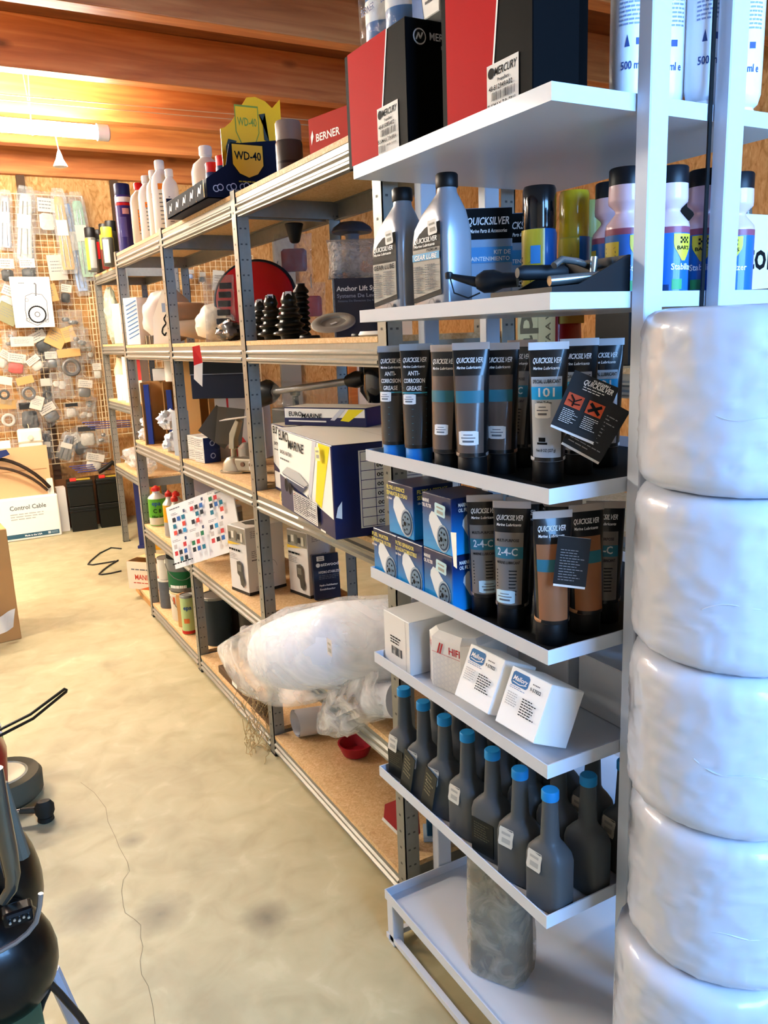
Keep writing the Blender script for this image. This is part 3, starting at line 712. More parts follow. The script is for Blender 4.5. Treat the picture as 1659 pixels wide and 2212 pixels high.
# ================================================================== grease tubes
def grease_tube(loc, rz, label, kind, rot=None, h=.238):
    t = thing('grease_tube', label, 'tube', loc, rz, 'grease tubes', rot)
    zc = .04
    capm = {'blue': mat('1f7fd0', .35)}.get(kind, mat('0c0c0d', .5))
    front = {'blue': '33312e', '101': 'b4bac0', 'brown': '5d4d44', 'grey': '77706a', 'orange': '96613f', 'dark': '2a2523'}[kind]
    MB().lathe([(.0265, 0), (.0275, .002), (.0275, zc - .002), (.026, zc)], 28).build('cap', capm, t, smooth=True)
    r0, zt = .0295, h - .013
    def S(a, z_, e=0):
        k = max(0, (z_ - zc)) / (zt - zc); k = min(k, 1)
        rx = r0 + .0045 * k; ry = r0 * (1 - k ** 1.3) + .0025
        return V(((rx + e) * math.sin(a), -(ry + e) * math.cos(a), z_))
    n = 28
    MB().loft([[S(2 * PI * j / n, zc + (zt - zc) * i / 8) for j in range(n)] for i in range(9)]).build('tube_body', mat('121214', .28, coat=.3), t, smooth=True)
    MB().loft([[V((S(2 * PI * j / n, zt).x * 1.02, S(2 * PI * j / n, zt).y * (1.1 - .5 * i), zt + (h - zt) * i)) for j in range(n)] for i in (0, 1)]).build('crimp', mat({'101': 'd9dde2', 'blue': '9aa0a6'}.get(kind, 'b9aaa0'), .3), t, smooth=True)
    if kind != 'blue' and kind != 'dark': MB().lathe([(.0288, zc - .001), (.0302, zc + .001), (.0302, zc + .006), (.0295, zc + .007)], 28).build('collar', mat({'101': 'dfe3e6', 'orange': 'b98a64'}.get(kind, '8d8078'), .3), t, smooth=True)
    def patch(a0, a1, z0, z1, m, e=.0005, name='label_panel'):
        mb = MB(); mb.grid(lambda u, v: S(a0 + (a1 - a0) * u, z0 + (z1 - z0) * v, e), 12, 6); return mb.build(name, m, t, smooth=True, recalc=False)
    lo, hi = (-1.1, .75)
    patch(lo, hi, zc + .007, h * .76 if kind != 'blue' else h * .58, mat(front, .35, coat=.25))
    T = lambda s, x, z_, size, m, w=None, al='C', sl=.0, e=.0013: lettering(s, lambda a, b: S((x + a) / .030, z_ + b, e), size, m, t, al, w, sl)
    T('QUICKSILVER', -.004, h * .855, .013, WHITE, .047, sl=.25); T('Marine Lubricants', -.005, h * .81, .007, WHITE, .043, sl=.2)
    CY = mat('1ba3dc' if kind == '101' else '2f6f80', .4)
    if kind == 'blue':
        mb = MB()
        for k in range(9): mb.quad(*[S(a, zc + .008 + k * .014 + d, .0012) for a, d in ((lo, 0), (-.2, 0), (hi, 0), (hi, .0008), (-.2, .0008), (lo, .0008))])
        mb.build('printed_line', mat('3c6f78', .5), t, recalc=False)
        T('ANTI-', -.004, h * .75, .012, WHITE, .022); T('CORROSION', -.004, h * .69, .012, WHITE, .042); T('GREASE', -.004, h * .63, .012, WHITE, .03)
        patch(lo, hi, h * .605, h * .615, mat('3fa0b0', .4), .0008, 'printed_line')
    elif kind == '101':
        T('SPECIAL LUBRICANT', -.004, h * .715, .009, INK, .047); patch(lo, hi, h * .60, h * .69, CY, .0008, 'printed_panel')
        T('101', -.006, h * .622, .021, WHITE, .03); T('With Teflon', -.008, h * .57, .007, INK, .024); T('Net 8 OZ (227 g)', -.006, h * .235, .007, INK, .034)
        patch(-.7, -.1, h * .285, h * .30, INK, .0009, 'printed_panel'); patch(-.6, -.2, h * .305, h * .335, INK, .0009, 'printed_panel')
    elif kind in ('brown', 'grey', 'orange'):
        patch(lo, hi, h * .56, h * .65, CY, .0008, 'printed_panel')
        if kind == 'grey':
            T('MULTI-PURPOSE', -.006, h * .69, .007, INK, .04); T('2-4-C', -.006, h * .585, .019, mat('c9cfd2', .4), .036); T('MARINE LUBRICANT', -.004, h * .52, .007, INK, .042)
            mb = MB()
            for k in range(8): mb.quad(*[S(a, h * (.28 + k * .026) + d, .0012) for a, d in ((lo * .8, 0), (0, 0), (hi * .4 + random.random() * .2, 0), (hi * .5, .0022), (0, .0022), (lo * .8, .0022))])
            mb.build('printed_text', mat('1d1b1a', .6), t, recalc=False)
    return t, S
def price(t, S, a, z_, w=.026, h=.02, m=None, e=.002):
    mb = MB(); mb.grid(lambda u, v: S(a + (u - .5) * w / .028, z_ + (v - .5) * h * (1 - .12 * (abs(u - .5) > .4)), e), 6, 2); mb.build('price_sticker', m or PAPER, t, recalc=False)
    mb = MB(); [mb.grid(lambda u, v: S(a + (u - .5) * ww / .028, z_ + yy + v * hh, e + .0006), 6, 1) for ww, yy, hh in ((w * .55, -h * .3, h * .14), (w * .7, -h * .02, h * .07), (w * .45, h * .2, h * .06))]; mb.build('printed_text', GREYINK, t, recalc=False)
z = RZ[2] + .001
CAMF = lambda p: math.atan2(-p.x, p.y)      # turn that faces the photographer
rows = [((850, 987), 'blue', 'grease tube with a bright blue cap, furthest along the third tray', -.3), ((899, 996), 'blue', 'grease tube with a bright blue cap and readable white heading', -.2),
        ((962, 1008), 'brown', 'narrow looking brown grease tube beside the blue capped ones', -.5), ((1014, 1018), 'brown', 'broad brown grease tube with a large price sticker near its foot', 0),
        ((1077, 1010), 'brown', 'brown grease tube with a teal band and a mid height price sticker', -.1), ((1122, 996), 'grey', 'grey brown grease tube behind the silver one', -.6),
        ((1177, 1030), '101', 'silver grease tube with bright cyan band in front on the third tray', .05), ((1242, 1012), '101', 'silver grease tube half hidden by hanging black booklets', .0), ((1298, 995), '101', 'silver grease tube furthest right on the third tray', .1)]
for k, (px, kind, lab, dr) in enumerate(rows):
    p = PZ(px[0], px[1] + 12, z); t, S = grease_tube((p.x + .012, p.y + .006, z), CAMF(p) + dr, lab, kind, h=.244 + .003 * (k % 2))
    if k == 0: price(t, S, -.5, .14)
    if k == 1: price(t, S, -.45, .138)
    if k == 2: price(t, S, .0, .085)
    if k == 3: price(t, S, -.25, .075, .034, .026)
    if k == 4: price(t, S, -.2, .08, .03, .024)
    if k == 6: price(t, S, -.35, .128, .024, .026)
for k, (x, y, kind, lab) in enumerate(((.94, 1.49, 'dark', 'black grease tube in the second row behind the blue capped tubes'), (.945, 1.40, 'dark', 'black grease tube in the second row behind the narrow brown tube'), (.985, 1.33, 'dark', 'black grease tube in the third row behind the brown tubes'),
                                       (1.075, 1.33, 'dark', 'black grease tube with a bent top behind the silver tube'), (1.02, 1.42, 'dark', 'black grease tube at the back of the third tray'))):
    grease_tube((x, y, z), R(-40), lab, kind)
# black safety booklets hanging on the tubes
def booklet(c, rz, tilt, w, h, label, pic):
    t = thing('safety_booklet', label, 'booklet', c, 0, 'black booklets', (R(-8), tilt, rz))
    MB().box(-w / 2, -.001, -h / 2, w / 2, .003, h / 2).build('pages', PAPER, t)
    MB().box(-w / 2 - .001, -.002, -h / 2 + .004, w / 2 + .001, -.001, h / 2).build('cover', mat('1e2023', .45), t)
    f = Face(t, (-w / 2, -.0021, -h / 2), (1, 0, 0), (0, 0, 1), w, h)
    if pic:
        f.text('92-8026861', w * .45, h * .93, .005, WHITE, width=.028)
        f.text('QUICKSILVER', w * .26, h * .84, .012, WHITE, width=.05, slant=.2); f.lines(w * .3, h * .74, w * .95, h * .82, 2, WHITE, .3)
        OR = mat('d2552f', .5)
        f.rect(.005, h * .42, .032, h * .64, OR, 'hazard_square'); f.rect(.040, h * .42, .067, h * .64, OR, 'hazard_square')
        f.stroke([(.044, h * .46), (.063, h * .60)], .005, INK); f.stroke([(.044, h * .60), (.063, h * .46)], .005, INK)
        f.stroke([(.018, h * .44), (.018, h * .54), (.01, h * .61)], .0025, INK); f.stroke([(.018, h * .52), (.028, h * .60)], .002, INK); f.stroke([(.018, h * .48), (.029, h * .50)], .002, INK); f.stroke([(.008, h * .52), (.018, h * .50)], .0015, INK)
        f.lines(.006, h * .14, .034, h * .38, 8, WHITE, .3); f.lines(.042, h * .16, .068, h * .38, 7, WHITE, .3)
    else:
        f.lines(.006, .01, w - .006, h - .02, 12, mat('8f9296', .5), .25)
p = PY(1262, 880, .985); booklet((p.x, .985, p.z), R(-40), R(24), .074, .098, 'black booklet with two orange hazard squares hanging in front of the silver tubes', True)
p = PY(1290, 925, 1.0); booklet((p.x, 1.005, p.z), R(-40), R(30), .07, .1, 'plain black booklet of small print behind the one with hazard squares', False)

# ================================================================== fourth tray: filters and tubes
z = RZ[3] + .001
FBOX = gradient_mat('filter_print', [(0, '1b96d8'), (.35, '1577bd'), (.75, '0f2d66'), (1, '101c40')], 0, .115)
def filter_box(loc, label, head, sub, oil=False, group='blue filter boxes'):
    s = (.104, .1, .113); t, F = carton('filter_box', label, 'box', loc, AISLE, *s, FBOX, group)
    for key in 'FR':
        f = F[key]; q = .09 if oil else 1; WF = mat('dfe5ea', .4); GR = mat('53697e', .4)
        ox, oy, k = (.012, .0, .92) if oil else (.008, .0, 1)
        f.poly([(ox + .014 * k, .058), (ox + .016 * k, .075 * k), (ox + .026 * k, .086 * k), (ox + .04 * k, .084 * k), (ox + .062 * k, .066 * k), (ox + .092 * k, .042 * k), (ox + .082 * k, .01 * k), (ox + .06 * k, .004), (ox + .048 * k, .012), (ox + .03 * k, .032)], WF, 'printed_filter')
        f.disc(ox + .069 * k, .033 * k, .024 * k, mat('9fb2c2', .4), 'printed_filter', ry=.030 * k); f.disc(ox + .070 * k, .033 * k, .0205 * k, mat('1d3b5c', .4), 'printed_filter', ry=.026 * k); f.disc(ox + .070 * k, .033 * k, .0175 * k, mat('6f8ba3', .4), 'printed_filter', ry=.022 * k)
        for a in range(7): f.disc(ox + (.070 + .011 * math.cos(a * .9)) * k, (.033 + .014 * math.sin(a * .9)) * k, .0026, INK, 'printed_filter', n=8)
        f.disc(ox + .070 * k, .033 * k, .005, INK, 'printed_filter', n=10)
        if oil:
            f.text('MARINE', .012, .097, .010, WHITE, width=.024); f.text('OIL FILTER', .012, .087, .010, WHITE, width=.033)
            f.sticker(.076, .088, .038, .024, -.1, mat('bfe0e6', .6))
        else:
            Y_ = mat('e3d66a', .4)
            f.text(head, .006, .099, .012, Y_, width=.075); f.text(sub, .006, .087, .012, Y_, width=.086); f.text('18-7844', .006, .077, .007, WHITE)
    return t
filter_box((.882, 1.511, z), 'blue fuel filter box at the far end of the fourth tray, bottom layer', 'FUEL WATER', 'SEPARATOR FILTER')
filter_box((.882, 1.406, z), 'blue water separator filter box, bottom layer, next to the oil filter boxes', 'FILTRO SEPARADOR', 'DE AGUA/COMBUSTIBLE')
filter_box((.89, 1.45, z + .114), 'blue fuel filter box lying on top of two filter boxes', 'FILTRE A ESSENCE', "SEPARATEUR D'EAU")
filter_box((.884, 1.301, z), 'lower of the two blue oil filter boxes with price stickers', '', '', True)
filter_box((.884, 1.301, z + .114), 'upper of the two blue oil filter boxes with price stickers', '', '', True)
t = thing('folded_leaflet', 'folded white leaflet stuck between oil filter box and grease tube', 'leaflet', (.829 + .012, 1.223, z + .10), AISLE)
MB().quad((-.012, -.013, 0), (.006, -.018, 0), (.006, -.018, .07), (-.02, -.013, .065)).quad((-.012, -.0125, 0), (.006, -.0175, 0), (.006, -.0175, .07), (-.02, -.0125, .065)).build('sheet', WHITE, t)
for k, (px, kind, dr, lab) in enumerate((((1047, 1323), 'grey', .1, 'grease tube next to the blue filter boxes, dusty white crimped top'), ((1104, 1348), 'grey', -.15, 'grease tube second from the blue filter boxes, leaning label'),
                                         ((1190, 1385), 'orange', .3, 'pointed orange brown grease tube at the near corner of the fourth tray'), ((1262, 1362), 'orange', .5, 'orange brown grease tube with black side right of the pointed one'))):
    p = PZ(px[0], px[1] + 6, z); t, S = grease_tube((p.x + .012, p.y + .012, z), CAMF(p) + dr, lab, kind, h=.234)
    if k < 2: price(t, S, .1 if k == 0 else -.3, .062, .034, .024, mat('c3dfe8', .6))
for k, (x, y, lab) in enumerate(((.955, 1.182, 'black grease tube in the second row behind the leaning grease tube'), (.995, 1.118, 'black grease tube in the second row behind the pointed tube'), (1.045, 1.06, 'dark grease tube with pale label in the back right of the fourth tray'), (1.06, 1.21, 'black grease tube at the back of the fourth tray'))):
    grease_tube((x, y, z), R(-42), lab, ('dark', 'dark', 'grey', 'dark')[k], h=.226)
p = PY(1235, 1215, .985); booklet((p.x, .985, p.z), R(-40), R(6), .052, .085, 'black leaflet with white heading hanging right of the pointed tube', False)
t = thing('torn_bag', 'torn clear plastic sleeve hanging between tubes on the fourth tray', 'bag', (.895, 1.068, z), R(-40))
MB().grid(lambda u, v: ((u - .5) * .03 + .012 * v, .006 * math.sin(9 * u + 5 * v), .0 + .15 * v), 8, 10).build('sleeve', FILMB, t, smooth=True)

# ================================================================== fifth tray: white cartons
z = RZ[4] + .001
WC = mat('dcdad6', .6, var=.03, bscale=20)
t, F = carton('white_carton', 'plain white carton with bulging end at the far end of the fifth tray', 'box', (.945, 1.497, z), AISLE, .115, .2, .125, WC, 'white cartons')
F['F'].lines(.03, .055, .09, .075, 3, INK, .5); F['F'].bars(.035, .03, .08, .05, INK); F['F'].stroke([(.1, .0), (.1, .124)], .001, GREYINK)
t = thing('hex_carton', 'six sided white carton with red lettering and honeycomb print', 'box', (.925, 1.347, z), R(-80), 'white cartons')
HX = [(-.07, -.035), (-.04, -.055), (.045, -.055), (.07, -.03), (.07, .06), (-.07, .06)]
MB().loft([[(x, y, 0) for x, y in HX], [(x, y, .112) for x, y in HX], [(x * .82, y * .75, .124) for x, y in HX]]).build('carton', WC, t)
f = Face(t, (-.04, -.0552, 0), (1, 0, 0), (0, 0, 1), .085, .112); f.text('HIFI', .05, .085, .022, mat('b3242a', .5), width=.034); f.rect(.0, .079, .085, .0805, mat('c98a8e', .5)); f.stroke([(.018, .08), (.026, .104)], .004, mat('b3242a', .5)); f.stroke([(.026, .08), (.034, .104)], .004, mat('b3242a', .5))
mb = MB(); e = .0008
for i in range(7):
    for j in range(6):
        cx, cy = .008 + i * .0115, .008 + j * .0125 + (.00625 if i % 2 else 0)
        P_ = [(cx + .0062 * math.cos(R(60 * k)), cy + .0062 * math.sin(R(60 * k))) for k in range(6)]; Q_ = [(cx + .0056 * math.cos(R(60 * k)), cy + .0056 * math.sin(R(60 * k))) for k in range(6)]
        for k in range(6): mb.quad(f.at(*P_[k], e), f.at(*P_[(k + 1) % 6], e), f.at(*Q_[(k + 1) % 6], e), f.at(*Q_[k], e))
mb.build('honeycomb_print', mat('b9bcc4', .6), t, recalc=False)
u2 = V((-.03, .02, 0)).normalized(); f2 = Face(t, (-.07, -.035, 0), (u2 * -1).to_tuple(), (0, 0, 1), .036, .112); f2.u = V((.83, -.555, 0)); f2.n = f2.u.cross(f2.v); f2.text('HIFI', .004, .085, .02, mat('c98a8e', .5), width=.028)
def filter_carton(loc, rot, label):
    t = thing('leaning_carton', label, 'box', loc, 0, 'leaning white cartons with blue emblem', rot)
    sx, sy, sz = .107, .085, .108
    MB().cbox(sx, sy, sz).build('carton', WHITE, t, bevel=.0015, seg=1)
    f = faces(t, sx, sy, sz)['F']; f.u = V((1.1, 0, 0)); f.v = V((0, 0, .88)); f.n = V((0, -1, 0)); BL = mat('2b6ca3', .4)
    f.poly([(.012, .088), (.045, .088), (.049, .093), (.049, .112), (.045, .116), (.012, .116), (.008, .112), (.008, .093)], BL, 'emblem')
    f.text('Mallory', .011, .098, .014, WHITE, width=.035, slant=.2); f.stroke([(.013, .094), (.03, .092), (.046, .096)], .0016, WHITE)
    f.lines(.01, .080, .05, .087, 2, BL, .35); f.text('9-57822', .056, .092, .010, INK, width=.026); f.lines(.06, .104, .082, .109, 1, GREYINK, .5)
    f.lines(.048, .035, .085, .073, 7, INK, .4); f.lines(.012, .045, .042, .074, 6, mat('b9b9b9', .6), .5)
    return t
# they lean back over the tray lip
filter_carton((.873, 1.197, z + .0178), (R(-24), 0, AISLE + R(2)), 'leaning white carton with blue emblem next to the honeycomb carton')
filter_carton((.873, 1.064, z + .0178), (R(-24), 0, AISLE + R(2)), 'leaning white carton with blue emblem at the near corner of the fifth tray')
WG = mat('c2c5ca', .6, var=.03, bscale=20)
carton('grey_carton', 'closed pale grey carton standing behind the leaning cartons, nearer one', 'box', (1.13, 1.06, z), AISLE, .14, .16, .115, WG, 'pale grey cartons')
carton('grey_carton', 'closed pale grey carton behind the leaning cartons, further one', 'box', (1.13, 1.24, z), AISLE, .16, .16, .125, WG, 'pale grey cartons')

# ================================================================== sixth tray: long-necked bottles
z = RZ[5] + .001
DKB = mat('4b4f52', .5, coat=.05, bump=.02, bscale=300); CAPB = mat('1c83c4', .4)
def fluid_bottle(loc, rz, label, sticker=True, lab2=False):
    t = thing('fluid_bottle', label, 'bottle', loc, rz, 'dark long necked bottles'); t.scale = (1.12, 1.15, .96)
    MB().rings([(0, .033, .021, 4), (.003, .036, .024, 4.5), (.1, .0365, .0245, 4.5), (.115, .034, .0235, 3.8), (.127, .026, .020, 3), (.134, .0185, .017, 2.4), (.142, .0155, .0155, 2), (.16, .0148, .0148, 2), (.222, .0125, .0125, 2)], 28).build('bottle_body', DKB, t, smooth=True)
    MB().lathe([(.013, .221), (.0142, .222), (.0142, .238), (.0125, .2405)], 20).build('cap', CAPB, t, smooth=True)
    if lab2: MB().box(-.028, -.0257, .012, .022, -.0247, .088).build('label_panel', mat('191a17', .35), t); Face(t, (-.028, -.0258, .012), (1, 0, 0), (0, 0, 1), .05, .076).lines(.006, .03, .044, .07, 7, mat('4c4a3c', .6), .4)
    if sticker:
        f = Face(t, (-.012, -.0262, .086), V((1, 0, .1)).normalized(), V((-.1, .12, 1)).normalized(), .02, .03); f.sticker(.002, .012, .03, .038, -.12, mat('c9c6b8', .6))
    return t
ys = [1.518 - .0855 * k for k in range(7)]
nth = ['furthest', 'second furthest', 'third furthest', 'middle', 'third nearest', 'second nearest', 'nearest']
for k, y in enumerate(ys):
    fluid_bottle((.871, y, z), AISLE + R(8 + (k * 37) % 11), 'dark blue capped bottle, %s along the front row of the sixth tray' % nth[k], k != 4, k in (0, 4))
for k, y in enumerate(ys):
    fluid_bottle((.962 + .004 * (k % 2), y, z), AISLE + R(5 + (k * 29) % 9), 'dark blue capped bottle, %s along the second row of the sixth tray' % nth[k], k < 3)
for k, y in enumerate(ys):
    fluid_bottle((1.055, y, z), AISLE + R((k * 23) % 9), 'dark blue capped bottle, %s along the back row of the sixth tray' % nth[k], k > 4)
for k, (y, lab) in enumerate(((1.462, 'dark printed card leaning between the furthest two blue capped bottles'), (1.372, 'dark printed card leaning between the second and third blue capped bottles'), )):
    t = thing('product_card', lab, 'card', (.8335, y, z + .007), R(-90), 'dark cards among the bottles', (R(-1), R(14), R(-90)))
    MB().box(-.022, -.001, .0, .022, .001, .105).build('card', mat('2a2b25', .5), t); Face(t, (-.022, -.0011, 0), (1, 0, 0), (0, 0, 1), .044, .1).lines(.006, .04, .038, .095, 6, mat('77745c', .6), .45)

# ================================================================== lowest tray and what stands behind it
z = RZ[6] + .001
t = thing('foil_wrapped_block', 'grey block in dusty clear plastic standing on the lowest tray', 'package', (.935, 1.235, z), R(-62))
MB().rings([(0, .055, .045, 5), (.01, .06, .05, 6), (.31, .058, .05, 6), (.32, .05, .045, 4)], 32).build('block', mat('6f6c62', .7, var=.25, bscale=12), t, smooth=True)
mb = MB()
rg = []
for i in range(22):
    zz = .002 + .345 * i / 21; rr = []
    for j in range(40):
        a = 2 * PI * j / 40; c, s = math.cos(a), math.sin(a); k = 1 + .05 * noise.noise(V((c * 2, s * 2, zz * 14))) + .03 * noise.noise(V((c * 6, s * 6, zz * 30)))
        hw, hd = (.066, .056); 
        if i > 19: hw, hd = hw * (1.0 - .0 * (i - 19)), hd * (1 - .4 * (i - 19))
        rr.append((hw * k * math.copysign(abs(c) ** .45, c), hd * k * math.copysign(abs(s) ** .45, s), zz))
    rg.append(rr)
mb.loft(rg, True, False).build('plastic_sleeve', film('dusty_film', 'b5b2a6', lo=.3, hi=.75, scale=18, rough=.25), t, smooth=True)

# ================================================================== metal shelving, top level
z = LV[0] + .001
# yellow and navy counter display
wd_ = thing('counter_display', 'navy and yellow counter display box leaning out over the top shelf edge', 'display', (1.01, 2.70, z), 0)
NV = mat('14172c', .6, spec=.08); YL = mat('ffb600', .4); YO = mat('f2b21a', .4)
mb = MB(); th = .003
mb.box(-.13, 0, 0, .14, .5, th)                                                      # floor of the tray
mb.prism([(-.13, 0), (.14, 0), (.14, .195), (-.045, .17), (-.06, .105), (-.13, .06)], 0, th)       # near end
mb.box(.137, th, 0, .14, .5, .10).box(-.13, .497, 0, .14, .5, .075)
mb.add([(-.13, 0, 0), (-.13, .5, 0), (-.13, .5, .06), (-.13, 0, .06), (-.127, 0, 0), (-.127, .5, 0), (-.127, .5, .06), (-.127, 0, .06)], [(0, 1, 2, 3), (7, 6, 5, 4), (3, 2, 6, 7), (0, 4, 5, 1)])
mb.build('tray', NV, wd_)
mb = MB(); mb.prism([(-.04, .02), (.18, .02), (.18, .345), (.15, .315), (.125, .335), (.09, .345), (.06, .34), (.03, .3), (0, .26), (-.025, .24), (-.04, .235)], .085, .088)
mb.build('back_panel', YL, wd_)
f = Face(wd_, (-.13, -.0005, 0), (1, 0, 0), (0, 0, 1), .27, .2)
def shield(f, cx, cy, w, h, m1, m2, label, sz):
    sh = lambda k: [(cx - w / 2 * k, cy + h / 2 * k), (cx - w / 2 * k, cy - h * .1), (cx - w * .3 * k, cy - h * .38 * k), (cx, cy - h * .5 * k), (cx + w * .3 * k, cy - h * .38 * k), (cx + w / 2 * k, cy - h * .1), (cx + w / 2 * k, cy + h / 2 * k)]
    f.poly(sh(1), m1, 'emblem'); f.poly(sh(.92), m2, 'emblem'); f.text(label, cx, cy + h * .04, sz, m1, 'C', width=w * .8)
shield(f, .147, .12, .115, .11, INK, YO, 'WD-40', .036)
f.lines(.11, .052, .19, .06, 1, mat('c9b43a', .5), .5)
for k in range(3):
    for q in ((0, 0), (.014, .004)): f.disc(.03 + k * .045 + q[0], .03 + k * .004 + q[1], .011, mat('b9bdd0', .5)); f.disc(.03 + k * .045 + q[0], .03 + k * .004 + q[1], .008, NV)
fb = Face(wd_, (-.04, .0845, .02), (1, 0, 0), (0, 0, 1), .22, .3)
shield(fb, .095, .225, .085, .14, mat('8a8f2a', .5), YL, 'WD-40', .036)
for (x, y, r) in ((.028, .14, 1), (.165, .23, -1)): fb.poly([(x - .012, y - .04), (x + .006, y - .045), (x + .012 * r, y + .02), (x + .026 * r, y + .04), (x - .004, y + .045), (x - .014, y + .02)], mat('3b3d30', .5), 'printed_can')
for k in range(4): fb.disc(.06 + k * .034, .135 + k * .008 - (.03 if k == 0 else 0), .013, mat('6f7330', .5)); fb.disc(.06 + k * .034, .135 + k * .008 - (.03 if k == 0 else 0), .010, mat('d8c91c', .4))
fs = Face(wd_, (-.1304, .5, 0), (0, -1, 0), (0, 0, 1), .5, .06)
for k in range(5):
    fs.rect(.012 + k * .097, .003, .012 + k * .097 + .09, .057, mat('141a22', .7, spec=.04)); fs.rect(.104 + k * .097, .002, .1075 + k * .097, .058, YL)
    c = .057 + k * .097; fs.stroke([(c - .02, .015), (c - .005, .04), (c + .01, .02), (c + .022, .045)], .006, mat('c8ccd2', .5)); fs.disc(c, .03, .009, mat('c8ccd2', .5))
for k, (x, y) in enumerate(((.0, .2), (.05, .13), (.05, .27), (0, .32), (.08, .05))):
    t = spray_can((1.01 + x, 2.70 + y, z + .004), 0, 'blue spray can with red cap standing in the counter display, %s' % ('front one', 'middle one', 'second from the far end', 'far end one', 'beside the shield')[k], mat('d23138', .35), mat('27406e', .35), .026, .17, .03, 'cans in the counter display')
# big white bottles beyond the display
def flask(loc, rz, label, r, h, capm, bodym, labels=(), neck=.42, group='white chemical bottles', sq=2.6, name='chemical_bottle'):
    t = thing(name, label, 'bottle', loc, rz, group)
    MB().rings([(0, r * .93, r * .93, sq), (.006, r, r, sq), (h * .68, r, r, sq), (h * .78, r * .85, r * .85, 2.2), (h * .86, r * neck, r * neck, 2), (h * .9, r * neck, r * neck, 2)], 28).build('bottle_body', bodym, t, smooth=True)
    MB().lathe([(r * neck * 1.1, h * .88), (r * neck * 1.18, h * .885), (r * neck * 1.18, h * .985), (r * neck, h)], 20).build('cap', capm, t, smooth=True)
    for (a0, a1, z0, z1, mm) in labels: curved(t, r * 1.02, a0, a1, z0 * h, z1 * h, mm)
    mb = MB()
    for k in range(8):
        z_ = h * (.15 + .055 * k); a1 = -.1 + random.random() * .5
        mb.quad(*[(r * 1.045 * math.sin(a), -r * 1.045 * math.cos(a), zz) for a, zz in ((-.7, z_), (-.2, z_), (a1, z_), (a1, z_ + h * .014), (-.2, z_ + h * .014), (-.7, z_ + h * .014))])
    mb.build('printed_text', GREYINK, t, recalc=False)
    return t
WB = mat('eeeae0', .4); OG = mat('e07a1c', .4)
p = PX(400, 430, 1.12); flask((1.12, 3.42, z), R(-25), 'big squat white bottle with white cap behind the counter display', .062, .32, WB, WB, neck=.36)
for px, X, r, h, lab, lb in ((376, 1.0, .034, .25, 'white bottle nearest the counter display', ()), (357, 1.0, .042, .31, 'tall white bottle with orange hazard square, third from the right', ((-.5, .25, .6, .68, OG),)),
                             (341, .99, .034, .285, 'slim white bottle with orange mark between two tall white bottles', ((-.4, .2, .58, .65, OG),)), (326, .985, .042, .28, 'white bottle with orange hazard square left of the slim one', ((-.5, .2, .5, .58, OG),)),
                             (309, .98, .047, .27, 'cloudy bottle with red cap and orange label', ((-1.2, .9, .2, .55, OG),))):
    p = PX(px, 500, X); red = 'red cap' in lab
    flask((X, p.y, z), CAMF(p), lab, r, h, RED if red else WB, mat('d9c9ae', .3) if red else WB, lb)
PUR = mat('2f2a78', .35, coat=.3)
for px, X, h, lab, cm in ((266, .975, .32, 'tall violet spray can with dark blue cap', mat('1c2350', .4)), (291, 1.05, .265, 'violet and white spray can with dull yellow top', mat('8b845c', .4))):
    p = PX(px, 530, X); t = spray_can((X, min(p.y, 4.33), z), CAMF(p), lab, cm, PUR, .040 if h > .3 else .033, h, .05, 'violet spray cans', band=[(-1.2, 1.2, .86, .93, WHITE), (-.9, 1.1, .03, .09, RED), (.1, 1.2, .2, .75, mat('cfcfdc', .4))] if h < .3 else [(-1.2, 1.2, .86, .95, WHITE), (-1.2, 1.2, .8, .85, RED), (-.6, .2, .25, .6, mat('54509a', .4)), (-.2, .6, .65, .75, mat('d8a8b8', .4))])
zb = 2.001
for k, (px, Y, cap, body, bd, lab) in enumerate(((200, 6.05, BLACK, mat('4a4a46', .35), [(-1.4, -.5, .05, .95, YEL), (-.45, .8, .1, .9, mat('7b7b76', .4))], 'grey and yellow spray can with black cap at the far end of the top shelf'),
                                                 (232, 5.85, BLACK, mat('5a1d18', .35), [(-1.2, .0, .55, .95, YEL), (-.2, .6, .1, .8, mat('8c8c86', .4))], 'red and yellow spray can with black cap, second from the far end'),
                                                 (218, 6.15, BLACK, mat('24221d', .4), [(-1, 0, .4, .9, RED)], 'black spray can behind the two at the far end'), (246, 5.7, BLACK, mat('23231c', .4), [(-.9, .3, .3, .8, mat('9a9a30', .4))], 'black and olive spray can beside the tall violet one'),
                                                 (236, 5.62, mat('d8cf2a', .4), mat('3a3a34', .4), [(-.9, .2, .1, .9, mat('8d8d84', .4))], 'grey spray can with bright yellow cap at the far end'))):
    p = PY(px, 560, Y); spray_can((p.x, Y, zb), CAMF(p), lab, cap, body, .037, .29 if k != 4 else .24, .06, 'spray cans at the far end', bd)
